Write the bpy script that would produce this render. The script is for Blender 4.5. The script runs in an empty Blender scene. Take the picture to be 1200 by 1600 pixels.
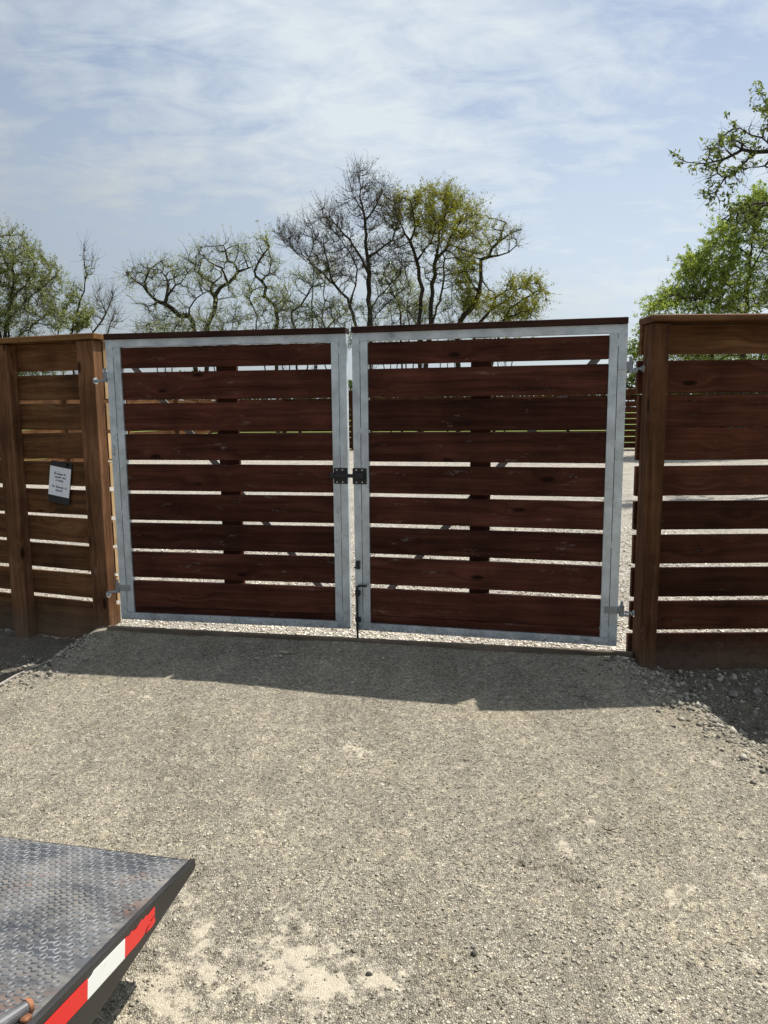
import bpy, bmesh, math, random
import numpy as np
from mathutils import Vector, Matrix, Euler
random.seed(7); RNG = np.random.default_rng(7)
SC = bpy.context.scene
R = math.radians

# ------------------------------------------------------------------ camera
CAMZ = 1.5; FPX = 1150.0; PITCH = R(7.8817); ROLL = R(-0.4754)
cam = bpy.data.cameras.new('camera'); cam_o = bpy.data.objects.new('camera', cam); SC.collection.objects.link(cam_o)
cam.sensor_fit = 'VERTICAL'; cam.sensor_height = 36.0; cam.lens = FPX / 1600 * 36
cam.clip_start = 0.05; cam.clip_end = 3000
cam_o.location = (0, 0, CAMZ)
cam_o.rotation_euler = (Matrix.Rotation(R(90) - PITCH, 3, 'X') @ Matrix.Rotation(ROLL, 3, 'Z')).to_euler()
SC.camera = cam_o

# ------------------------------------------------------------------ world and sun
SUN = Vector((1.04, 0.67, 2.02)).normalized()
SUN_EL = math.asin(SUN.z); SUN_AZ = math.atan2(SUN.x, SUN.y)
W = bpy.data.worlds.new('World'); SC.world = W; W.use_nodes = True
nt = W.node_tree; nt.nodes.clear()
def N(t, typ, **kw):
    n = t.nodes.new(typ)
    for k, v in kw.items():
        if k == 'inp':
            for a, b in v.items(): n.inputs[a].default_value = b
        else: setattr(n, k, v)
    return n
def math_n(t, op, a, b=None, clamp=False):
    n = t.nodes.new('ShaderNodeMath'); n.operation = op; n.use_clamp = clamp
    for i, v in enumerate((a, b)):
        if v is None: continue
        if isinstance(v, (int, float)): n.inputs[i].default_value = v
        else: t.links.new(v, n.inputs[i])
    return n.outputs[0]
def mixc(t, fac, a, b, mode='MIX'):
    n = t.nodes.new('ShaderNodeMix'); n.data_type = 'RGBA'; n.blend_type = mode
    for k, v in ((0, fac), (6, a), (7, b)):
        if isinstance(v, (int, float)): n.inputs[k].default_value = v
        elif isinstance(v, tuple): n.inputs[k].default_value = (*v, 1) if len(v) == 3 else v
        else: t.links.new(v, n.inputs[k])
    return n.outputs[2]
def ramp(t, fac, stops, interp='LINEAR'):
    n = t.nodes.new('ShaderNodeValToRGB'); cr = n.color_ramp; cr.interpolation = interp
    while len(cr.elements) < len(stops): cr.elements.new(0.5)
    for e, (p, c) in zip(cr.elements, stops):
        e.position = p; e.color = (c, c, c, 1) if isinstance(c, (int, float)) else (*c, 1)
    t.links.new(fac, n.inputs[0]); return n.outputs[0]
L = nt.links.new
sky = N(nt, 'ShaderNodeTexSky', sky_type='NISHITA', sun_disc=False, sun_elevation=SUN_EL, sun_rotation=SUN_AZ,
        altitude=100, air_density=1.0, dust_density=0.7, ozone_density=1.6)
tc = N(nt, 'ShaderNodeTexCoord')
sep = N(nt, 'ShaderNodeSeparateXYZ'); L(tc.outputs['Generated'], sep.inputs[0])
zz = math_n(nt, 'ADD', math_n(nt, 'MAXIMUM', sep.outputs[2], 0.0), 0.16)
cx = math_n(nt, 'DIVIDE', sep.outputs[0], zz); cy = math_n(nt, 'DIVIDE', sep.outputs[1], zz)
cmb = N(nt, 'ShaderNodeCombineXYZ'); L(cx, cmb.inputs[0]); L(cy, cmb.inputs[1])
mp = N(nt, 'ShaderNodeMapping'); mp.inputs['Rotation'].default_value = (0, 0, R(32)); mp.inputs['Scale'].default_value = (1.25, 0.85, 1); mp.inputs['Location'].default_value = (0.9, 0.35, 0.0)
L(cmb.outputs[0], mp.inputs[0])
n1 = N(nt, 'ShaderNodeTexNoise', inp={'Scale': 0.85, 'Detail': 8.0, 'Roughness': 0.56, 'Distortion': 0.55}); L(mp.outputs[0], n1.inputs['Vector'])
n2 = N(nt, 'ShaderNodeTexNoise', inp={'Scale': 5.6, 'Detail': 9.0, 'Roughness': 0.64, 'Distortion': 0.45})
mp2 = N(nt, 'ShaderNodeMapping'); mp2.inputs['Rotation'].default_value = (0, 0, R(-28)); mp2.inputs['Scale'].default_value = (0.85, 1.35, 1); L(cmb.outputs[0], mp2.inputs[0]); L(mp2.outputs[0], n2.inputs['Vector'])
cl = math_n(nt, 'ADD', math_n(nt, 'MULTIPLY', n1.outputs[0], 0.66), math_n(nt, 'MULTIPLY', n2.outputs[0], 0.34))
cloud = ramp(nt, cl, [(0.38, 0.20), (0.445, 0.50), (0.50, 0.76), (0.565, 1.0)])
# thin cloud scatters sunlight forward: brighter towards the sun, dimmer away from it
vd = N(nt, 'ShaderNodeVectorMath', operation='DOT_PRODUCT'); L(tc.outputs['Generated'], vd.inputs[0]); vd.inputs[1].default_value = SUN
ph = math_n(nt, 'POWER', math_n(nt, 'ADD', math_n(nt, 'MULTIPLY', vd.outputs['Value'], 0.5), 0.5), 3.2)
CLOUD_LO, CLOUD_HI, SKYK = 1.9, 12.5, 0.98
cb = math_n(nt, 'MINIMUM', math_n(nt, 'ADD', math_n(nt, 'MULTIPLY', ph, CLOUD_HI), CLOUD_LO), 7.2)   # thick sunlit cloud saturates
ccol = mixc(nt, 1.0, (0.85, 0.945, 1.01), cb, 'MULTIPLY')
hz = ramp(nt, sep.outputs[2], [(0.0, 0.90), (0.26, 0.62), (0.50, 0.15), (0.8, 0.0)])
fac = math_n(nt, 'MAXIMUM', cloud, hz)
skyb = mixc(nt, 1.0, sky.outputs[0], (SKYK * 1.12, SKYK * 1.04, SKYK * 1.05), 'MULTIPLY')
col = mixc(nt, fac, skyb, ccol)
bg = N(nt, 'ShaderNodeBackground'); bg.inputs['Strength'].default_value = 0.1; L(col, bg.inputs[0])
wo = N(nt, 'ShaderNodeOutputWorld'); L(bg.outputs[0], wo.inputs[0])
sl = bpy.data.lights.new('sun', 'SUN'); sl.energy = 5.0; sl.angle = R(0.55); sl.color = (1.0, 0.955, 0.88)
so = bpy.data.objects.new('sun', sl); SC.collection.objects.link(so); so.rotation_euler = SUN.to_track_quat('Z', 'Y').to_euler(); so.location = SUN * 30
SC.view_settings.view_transform = 'Standard'; SC.view_settings.look = 'None'; SC.view_settings.gamma = 1.0
SC.view_settings.use_curve_mapping = False; SC.view_settings.exposure = 0.25
SC.cycles.max_bounces = 6; SC.cycles.transparent_max_bounces = 8

# ------------------------------------------------------------------ helpers
def tag(o, label=None, cat=None, group=None, kind=None):
    if label: o['label'] = label
    if cat: o['category'] = cat
    if group: o['group'] = group
    if kind: o['kind'] = kind
    return o
def empty(name, loc=(0, 0, 0), rz=0.0, label=None, cat=None, group=None):
    o = bpy.data.objects.new(name, None); SC.collection.objects.link(o)
    o.location = loc; o.rotation_euler = (0, 0, rz); o.empty_display_size = 0.1
    return tag(o, label, cat, group)
def link(name, me, parent=None, loc=(0, 0, 0), rot=(0, 0, 0)):
    o = bpy.data.objects.new(name, me); SC.collection.objects.link(o)
    o.location = loc; o.rotation_euler = rot
    if parent is not None: o.parent = parent
    return o
def np_mesh(name, V, F, mat, smooth=False):
    """V (n,3), F (m,k) all faces of the same size"""
    me = bpy.data.meshes.new(name); V = np.asarray(V, np.float32); F = np.asarray(F, np.int32)
    me.vertices.add(len(V)); me.vertices.foreach_set('co', V.ravel())
    k = F.shape[1]; me.loops.add(F.size); me.loops.foreach_set('vertex_index', F.ravel())
    me.polygons.add(len(F)); me.polygons.foreach_set('loop_start', np.arange(0, F.size, k, dtype=np.int32))
    if smooth: me.polygons.foreach_set('use_smooth', np.ones(len(F), bool))
    me.materials.append(mat); me.update(calc_edges=True); me.validate(); return me
class MB:
    def __init__(s): s.bm = bmesh.new()
    def box(s, c, d, rot=None, bev=0.0, seg=1):
        m = Matrix.Translation(c) @ (rot.to_4x4() if rot is not None else Matrix.Identity(4)) @ Matrix.Diagonal((*d, 1))
        b = bmesh.new(); bmesh.ops.create_cube(b, size=1.0, matrix=m)
        if bev: bmesh.ops.bevel(b, geom=b.edges[:], offset=bev, segments=seg, affect='EDGES', profile=0.5)
        s._merge(b); return s
    def cyl(s, a, b_, r, n=12, r2=None):
        a = Vector(a); b_ = Vector(b_); d = b_ - a
        m = Matrix.Translation((a + b_) / 2) @ d.to_track_quat('Z', 'Y').to_matrix().to_4x4()
        b = bmesh.new(); bmesh.ops.create_cone(b, cap_ends=True, segments=n, radius1=r, radius2=r if r2 is None else r2, depth=d.length, matrix=m)
        s._merge(b); return s
    def poly_prism(s, pts, dvec):
        b = bmesh.new(); dvec = Vector(dvec)
        v1 = [b.verts.new(p) for p in pts]; v2 = [b.verts.new(Vector(p) + dvec) for p in pts]
        b.faces.new(v1); b.faces.new(v2[::-1]); n = len(pts)
        for i in range(n): b.faces.new((v1[i], v2[i], v2[(i + 1) % n], v1[(i + 1) % n]))
        bmesh.ops.recalc_face_normals(b, faces=b.faces[:]); s._merge(b); return s
    def _merge(s, b):
        me = bpy.data.meshes.new('t'); b.to_mesh(me); b.free(); s.bm.from_mesh(me); bpy.data.meshes.remove(me)
    def mesh(s, name, mat, smooth=False):
        me = bpy.data.meshes.new(name); s.bm.to_mesh(me); s.bm.free(); me.materials.append(mat)
        if smooth:
            for p in me.polygons: p.use_smooth = True
        return me
    def build(s, name, mat, parent=None, loc=(0, 0, 0), rot=(0, 0, 0), smooth=False):
        return link(name, s.mesh(name, mat, smooth), parent, loc, rot)
_cache = {}
def boxmesh(name, d, mat, bev=0.003):
    k = (name, tuple(round(x, 4) for x in d), mat.name, bev)
    if k not in _cache: _cache[k] = MB().box((0, 0, 0), d, bev=bev).mesh(name, mat)
    return _cache[k]
# pixel of the photograph -> direction in the world (used to read off where things stand)
def ray(u, v):
    du = (u - 600) / FPX; dv = (v - 800) / FPX; cr, sr = math.cos(ROLL), math.sin(ROLL)
    a = du * cr + dv * sr; b = -du * sr + dv * cr; cp, sp = math.cos(PITCH), math.sin(PITCH)
    return np.array([a, cp - b * sp, -sp - b * cp])
def at(u, v, Y):
    d = ray(u, v); return d * (Y / d[1]) + np.array([0, 0, CAMZ])
# value noise in numpy
def vnoise(x, y, seed=0):
    xi = np.floor(x).astype(np.int64); yi = np.floor(y).astype(np.int64); fx = x - xi; fy = y - yi
    fx = fx * fx * (3 - 2 * fx); fy = fy * fy * (3 - 2 * fy)
    def h(a, b):
        n = (a * 374761393 + b * 668265263 + seed * 974634777) & 0xffffffff
        n = ((n ^ (n >> 13)) * 1274126177) & 0xffffffff
        return ((n ^ (n >> 16)) & 0xffff) / 65535.0
    return (h(xi, yi) * (1 - fx) + h(xi + 1, yi) * fx) * (1 - fy) + (h(xi, yi + 1) * (1 - fx) + h(xi + 1, yi + 1) * fx) * fy
def fbm(x, y, o=4, seed=0):
    s = 0; a = 1; t = 0
    for i in range(o):
        s = s + a * vnoise(x * 2 ** i + 17 * i, y * 2 ** i - 9 * i, seed + i); t += a; a *= 0.5
    return s / t

# ------------------------------------------------------------------ materials
def mat_new(name):
    m = bpy.data.materials.new(name); m.use_nodes = True; t = m.node_tree; t.nodes.clear()
    o = t.nodes.new('ShaderNodeOutputMaterial'); b = t.nodes.new('ShaderNodeBsdfPrincipled'); t.links.new(b.outputs[0], o.inputs[0])
    return m, t, b
def bump(t, b, h, dist, strength=1.0):
    n = t.nodes.new('ShaderNodeBump'); n.inputs['Distance'].default_value = dist; n.inputs['Strength'].default_value = strength
    t.links.new(h, n.inputs['Height']); t.links.new(n.outputs[0], b.inputs['Normal']); return n
def wood(name, dark, mid, light, axis='X', rough=0.62, knots=True, var=0.35, saw=False, scuff=0.0):
    scuff *= 1.5
    m, t, b = mat_new(name)
    tc = N(t, 'ShaderNodeTexCoord'); oi = N(t, 'ShaderNodeObjectInfo')
    off = N(t, 'ShaderNodeVectorMath', operation='SCALE'); off.inputs[0].default_value = (37, 23, 19); t.links.new(oi.outputs['Random'], off.inputs['Scale'])
    ad = N(t, 'ShaderNodeVectorMath', operation='ADD'); t.links.new(tc.outputs['Object'], ad.inputs[0]); t.links.new(off.outputs[0], ad.inputs[1])
    P = ad.outputs[0]
    # knots: sparse points that bend the grain round them
    mk = N(t, 'ShaderNodeMapping'); mk.inputs['Scale'].default_value = {'X': (2.2, 6, 6), 'Z': (6, 6, 2.2)}[axis]; t.links.new(P, mk.inputs[0])
    vk = N(t, 'ShaderNodeTexVoronoi', feature='F1', distance='EUCLIDEAN', inp={'Scale': 1.0, 'Randomness': 1.0}); t.links.new(mk.outputs[0], vk.inputs['Vector'])
    kd = vk.outputs['Distance']
    pull = ramp(t, kd, [(0.0, 1.0), (0.12, 0.55), (0.42, 0.0)], 'EASE')
    sc = {'X': (1.1, 26, 26), 'Z': (26, 26, 1.1)}[axis]
    mg = N(t, 'ShaderNodeMapping'); mg.inputs['Scale'].default_value = sc; t.links.new(P, mg.inputs[0])
    wob = N(t, 'ShaderNodeTexNoise', inp={'Scale': 3.0, 'Detail': 2.0}); t.links.new(P, wob.inputs['Vector'])
    comb = N(t, 'ShaderNodeVectorMath', operation='ADD'); t.links.new(mg.outputs[0], comb.inputs[0])
    pv = N(t, 'ShaderNodeCombineXYZ')
    if knots: 
        t.links.new(math_n(t, 'ADD', math_n(t, 'MULTIPLY', pull, 2.2), math_n(t, 'MULTIPLY', wob.outputs[0], 0.9)), pv.inputs[0 if axis == 'Z' else 2])
    t.links.new(pv.outputs[0], comb.inputs[1])
    g1 = N(t, 'ShaderNodeTexNoise', inp={'Scale': 1.0, 'Detail': 6.0, 'Roughness': 0.62, 'Distortion': 0.25}); t.links.new(comb.outputs[0], g1.inputs['Vector'])
    mg2 = N(t, 'ShaderNodeMapping'); mg2.inputs['Scale'].default_value = tuple(3.4 * s for s in sc); t.links.new(P, mg2.inputs[0])
    g2 = N(t, 'ShaderNodeTexNoise', inp={'Scale': 1.0, 'Detail': 3.0, 'Roughness': 0.7}); t.links.new(mg2.outputs[0], g2.inputs['Vector'])
    grain = math_n(t, 'ADD', math_n(t, 'MULTIPLY', g1.outputs[0], 0.7), math_n(t, 'MULTIPLY', g2.outputs[0], 0.3))
    c = ramp(t, grain, [(0.30, dark), (0.5, mid), (0.70, light)])
    # blotches of stain and board to board difference
    bl = N(t, 'ShaderNodeTexNoise', inp={'Scale': 3.2, 'Detail': 4.0, 'Roughness': 0.6}); t.links.new(P, bl.inputs['Vector'])
    blf = ramp(t, bl.outputs[0], [(0.32, 0.62), (0.55, 1.0), (0.72, 1.25)])
    c = mixc(t, 1.0, c, blf, 'MULTIPLY')
    rv = math_n(t, 'ADD', math_n(t, 'MULTIPLY', oi.outputs['Random'], var), 1 - var / 2)
    c = mixc(t, 1.0, c, rv, 'MULTIPLY')
    if knots:
        kk = ramp(t, kd, [(0.0, 1.0), (0.07, 0.9), (0.12, 0.0)])
        c = mixc(t, math_n(t, 'MULTIPLY', kk, 0.9), c, tuple(0.22 * x for x in dark))
    if scuff:
        s1 = N(t, 'ShaderNodeTexNoise', inp={'Scale': 7.0, 'Detail': 9.0, 'Roughness': 0.78}); 
        ms = N(t, 'ShaderNodeMapping'); ms.inputs['Scale'].default_value = {'X': (0.7, 2.5, 2.5), 'Z': (2.5, 2.5, 0.7)}[axis]; t.links.new(P, ms.inputs[0]); t.links.new(ms.outputs[0], s1.inputs['Vector'])
        sf = ramp(t, s1.outputs[0], [(0.60, 0.0), (0.70, 1.0)])
        c = mixc(t, math_n(t, 'MULTIPLY', sf, scuff), c, (0.33, 0.30, 0.27))
    geo = N(t, 'ShaderNodeNewGeometry'); gz = N(t, 'ShaderNodeSeparateXYZ'); t.links.new(geo.outputs['Position'], gz.inputs[0])
    dn_ = N(t, 'ShaderNodeTexNoise', inp={'Scale': 22.0, 'Detail': 7.0, 'Roughness': 0.7}); t.links.new(P, dn_.inputs['Vector'])
    lowz = math_n(t, 'SUBTRACT', 1.0, math_n(t, 'MULTIPLY', math_n(t, 'ADD', gz.outputs[2], 0.08), 4.0), True)
    dirt = ramp(t, math_n(t, 'MULTIPLY', lowz, dn_.outputs[0]), [(0.12, 0.0), (0.5, 1.0)])
    c = mixc(t, math_n(t, 'MULTIPLY', dirt, 0.5), c, (0.16, 0.135, 0.105))
    t.links.new(c, b.inputs['Base Color']); b.inputs['Roughness'].default_value = rough; b.inputs['Specular IOR Level'].default_value = 0.08
    h = grain
    if saw:
        wv = N(t, 'ShaderNodeTexWave', wave_type='BANDS', bands_direction='DIAGONAL', inp={'Scale': 75.0, 'Distortion': 2.5, 'Detail': 2.0, 'Detail Scale': 2.0}); t.links.new(P, wv.inputs['Vector'])
        h = math_n(t, 'ADD', grain, math_n(t, 'MULTIPLY', wv.outputs[1], 0.55))
    bump(t, b, h, 0.003, 0.7)
    return m
M = {}
M['gate_wood'] = wood('stained_gate_wood', (0.024, 0.007, 0.0045), (0.068, 0.022, 0.013), (0.120, 0.045, 0.029), scuff=0.35, var=0.65, rough=0.55)
M['fence_red'] = wood('stained_fence_wood_dark', (0.026, 0.009, 0.005), (0.076, 0.026, 0.013), (0.13, 0.052, 0.028), scuff=0.25, var=0.75)
M['fence_brown'] = wood('stained_fence_wood_brown', (0.045, 0.020, 0.009), (0.135, 0.063, 0.027), (0.23, 0.12, 0.055), scuff=0.2, var=0.45)
M['post_brown'] = wood('stained_post_wood', (0.065, 0.030, 0.013), (0.17, 0.082, 0.040), (0.29, 0.155, 0.085), axis='Z', saw=True, rough=0.75, scuff=0.3)
M['post_dark'] = wood('stained_post_wood_dark', (0.036, 0.015, 0.007), (0.088, 0.040, 0.018), (0.16, 0.080, 0.040), axis='Z', saw=True, rough=0.75, scuff=0.3)
M['cap_brown'] = wood('cap_board_wood', (0.13, 0.062, 0.022), (0.25, 0.13, 0.05), (0.34, 0.19, 0.08), rough=0.55)
M['cap_gate'] = wood('gate_cap_wood', (0.022, 0.010, 0.008), (0.05, 0.023, 0.016), (0.085, 0.04, 0.028), rough=0.5)
M['sill_wood'] = wood('threshold_wood', (0.10, 0.075, 0.055), (0.19, 0.15, 0.11), (0.33, 0.27, 0.2), rough=0.8, scuff=0.4)
M['cut_end'] = wood('cut_board_end', (0.40, 0.27, 0.13), (0.55, 0.38, 0.2), (0.65, 0.48, 0.27), axis='Z', knots=False, rough=0.8)

def metal(name, c0, c1, rough, metallic=0.9, smudge=0.0, noise=9.0, bumpd=0.0005):
    m, t, b = mat_new(name); tc = N(t, 'ShaderNodeTexCoord'); oi = N(t, 'ShaderNodeObjectInfo')
    off = N(t, 'ShaderNodeVectorMath', operation='SCALE'); off.inputs[0].default_value = (31, 17, 11); t.links.new(oi.outputs['Random'], off.inputs['Scale'])
    ad = N(t, 'ShaderNodeVectorMath', operation='ADD'); t.links.new(tc.outputs['Object'], ad.inputs[0]); t.links.new(off.outputs[0], ad.inputs[1])
    n = N(t, 'ShaderNodeTexNoise', inp={'Scale': noise, 'Detail': 7.0, 'Roughness': 0.65}); t.links.new(ad.outputs[0], n.inputs['Vector'])
    c = ramp(t, n.outputs[0], [(0.35, c0), (0.65, c1)])
    if smudge:
        n3 = N(t, 'ShaderNodeTexNoise', inp={'Scale': 6.0, 'Detail': 9.0, 'Roughness': 0.75, 'Distortion': 1.2}); t.links.new(ad.outputs[0], n3.inputs['Vector'])
        f = ramp(t, n3.outputs[0], [(0.60, 0.0), (0.72, 1.0)])
        c = mixc(t, math_n(t, 'MULTIPLY', f, smudge), c, (0.06, 0.065, 0.08))
        geo = N(t, 'ShaderNodeNewGeometry'); gz = N(t, 'ShaderNodeSeparateXYZ'); t.links.new(geo.outputs['Position'], gz.inputs[0])
        sc4 = N(t, 'ShaderNodeTexNoise', inp={'Scale': 30.0, 'Detail': 8.0, 'Roughness': 0.8, 'Distortion': 2.0}); t.links.new(ad.outputs[0], sc4.inputs['Vector'])
        lowz = math_n(t, 'SUBTRACT', 1.0, math_n(t, 'MULTIPLY', gz.outputs[2], 2.4), True)
        f5 = ramp(t, math_n(t, 'MULTIPLY', lowz, sc4.outputs[0]), [(0.36, 0.0), (0.50, 1.0)])
        c = mixc(t, math_n(t, 'MULTIPLY', f5, 0.75), c, (0.05, 0.055, 0.07))
        n4 = N(t, 'ShaderNodeTexNoise', inp={'Scale': 14.0, 'Detail': 6.0, 'Roughness': 0.7}); t.links.new(ad.outputs[0], n4.inputs['Vector'])
        f4 = ramp(t, n4.outputs[0], [(0.62, 0.0), (0.68, 1.0)])
        c = mixc(t, math_n(t, 'MULTIPLY', f4, 0.35), c, (0.75, 0.78, 0.8))
    t.links.new(c, b.inputs['Base Color']); b.inputs['Metallic'].default_value = metallic
    t.links.new(ramp(t, n.outputs[0], [(0.3, rough - 0.1), (0.7, rough + 0.12)]), b.inputs['Roughness'])
    bump(t, b, n.outputs[0], bumpd, 0.5); return m
M['steel'] = metal('galvanised_steel', (0.46, 0.51, 0.54), (0.70, 0.76, 0.80), 0.42, 0.45, smudge=0.75)
M['strap'] = metal('brace_steel', (0.26, 0.29, 0.31), (0.36, 0.40, 0.43), 0.5, 0.4)
M['hinge'] = metal('hinge_steel', (0.24, 0.26, 0.29), (0.42, 0.44, 0.47), 0.42, 0.8)
M['worn_grey'] = metal('worn_grey_steel', (0.10, 0.10, 0.105), (0.26, 0.26, 0.265), 0.6, 0.3)
M['zinc'] = metal('zinc_bolt', (0.7, 0.7, 0.68), (0.85, 0.85, 0.83), 0.3, 0.9)
M['black'] = metal('black_powder_coat', (0.010, 0.010, 0.011), (0.022, 0.022, 0.023), 0.45, 0.0)
M['slit'] = metal('dark_joint', (0.010, 0.011, 0.012), (0.02, 0.02, 0.02), 0.8, 0.0)
M['ramp_paint'] = metal('black_trailer_paint', (0.018, 0.017, 0.017), (0.042, 0.040, 0.038), 0.4, 0.1, noise=5)

def plain(name, c, rough=0.6, spec=0.3, var=0.12, scale=20.0, metallic=0.0):
    m, t, b = mat_new(name); tc = N(t, 'ShaderNodeTexCoord')
    n = N(t, 'ShaderNodeTexNoise', inp={'Scale': scale, 'Detail': 5.0, 'Roughness': 0.6}); t.links.new(tc.outputs['Object'], n.inputs['Vector'])
    f = ramp(t, n.outputs[0], [(0.3, 1 - var), (0.7, 1 + var)])
    t.links.new(mixc(t, 1.0, c, f, 'MULTIPLY'), b.inputs['Base Color']); b.inputs['Roughness'].default_value = rough
    b.inputs['Specular IOR Level'].default_value = spec; b.inputs['Metallic'].default_value = metallic
    return m
M['paper'] = plain('white_paper', (0.88, 0.90, 0.95), 0.6, 0.2, 0.04, 8)
M['ink'] = plain('printed_ink', (0.03, 0.03, 0.045), 0.7, 0.1)
M['ink_pale'] = plain('pale_printed_line', (0.50, 0.52, 0.60), 0.7, 0.1)
M['clip'] = plain('black_clipboard', (0.012, 0.015, 0.020), 0.35, 0.4)
def tape(name, c):
    m, t, b = mat_new(name); tc = N(t, 'ShaderNodeTexCoord')
    n = N(t, 'ShaderNodeTexNoise', inp={'Scale': 28.0, 'Detail': 8.0, 'Roughness': 0.75}); t.links.new(tc.outputs['Object'], n.inputs['Vector'])
    f = ramp(t, n.outputs[0], [(0.64, 0.0), (0.72, 1.0)])
    c = mixc(t, math_n(t, 'MULTIPLY', f, 0.6), c, (0.35, 0.33, 0.31))
    t.links.new(c, b.inputs['Base Color']); b.inputs['Roughness'].default_value = 0.32; return m
M['tape_red'] = tape('red_reflective_tape', (0.72, 0.022, 0.018)); M['tape_white'] = tape('white_reflective_tape', (0.82, 0.84, 0.80))
# diamond plate: bare worn steel with mud and rust
m, t, b = mat_new('worn_tread_plate'); tc_ = N(t, 'ShaderNodeTexCoord')
na = N(t, 'ShaderNodeTexNoise', inp={'Scale': 5.0, 'Detail': 7.0, 'Roughness': 0.62, 'Distortion': 0.6}); t.links.new(tc_.outputs['Object'], na.inputs['Vector'])
nb = N(t, 'ShaderNodeTexNoise', inp={'Scale': 3.1, 'Detail': 8.0, 'Roughness': 0.7, 'Distortion': 0.9}); mpb = N(t, 'ShaderNodeMapping'); mpb.inputs['Location'].default_value = (4.3, 1.2, 0); mpb.inputs['Scale'].default_value = (1.0, 2.2, 1)
t.links.new(tc_.outputs['Object'], mpb.inputs[0]); t.links.new(mpb.outputs[0], nb.inputs['Vector'])
c = ramp(t, na.outputs[0], [(0.30, (0.040, 0.043, 0.050)), (0.5, (0.080, 0.086, 0.096)), (0.7, (0.165, 0.170, 0.180))])
mud = ramp(t, nb.outputs[0], [(0.44, 0.0), (0.62, 1.0)])
c = mixc(t, math_n(t, 'MULTIPLY', mud, 0.55), c, (0.30, 0.27, 0.225))
nr = N(t, 'ShaderNodeTexNoise', inp={'Scale': 4.0, 'Detail': 8.0, 'Roughness': 0.7}); mpr = N(t, 'ShaderNodeMapping'); mpr.inputs['Location'].default_value = (9.1, 7.2, 0); t.links.new(tc_.outputs['Object'], mpr.inputs[0]); t.links.new(mpr.outputs[0], nr.inputs['Vector'])
ru = ramp(t, nr.outputs[0], [(0.56, 0.0), (0.66, 1.0)])
c = mixc(t, math_n(t, 'MULTIPLY', ru, 0.6), c, (0.24, 0.115, 0.06))
t.links.new(c, b.inputs['Base Color'])
t.links.new(math_n(t, 'SUBTRACT', 0.25, math_n(t, 'MULTIPLY', mud, 0.2)), b.inputs['Metallic'])
t.links.new(math_n(t, 'ADD', 0.42, math_n(t, 'MULTIPLY', math_n(t, 'MAXIMUM', mud, ru), 0.4)), b.inputs['Roughness'])
nf = N(t, 'ShaderNodeTexNoise', inp={'Scale': 120.0, 'Detail': 4.0}); t.links.new(tc_.outputs['Object'], nf.inputs['Vector'])
bump(t, b, nf.outputs[0], 0.0012, 0.6); M['tread'] = m
M['tread_worn'] = metal('worn_tread_tops', (0.08, 0.085, 0.095), (0.26, 0.265, 0.27), 0.5, 0.25, noise=9)
M['rust'] = plain('rusty_steel', (0.33, 0.15, 0.08), 0.75, 0.2, 0.4, 40, 0.2)

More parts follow.
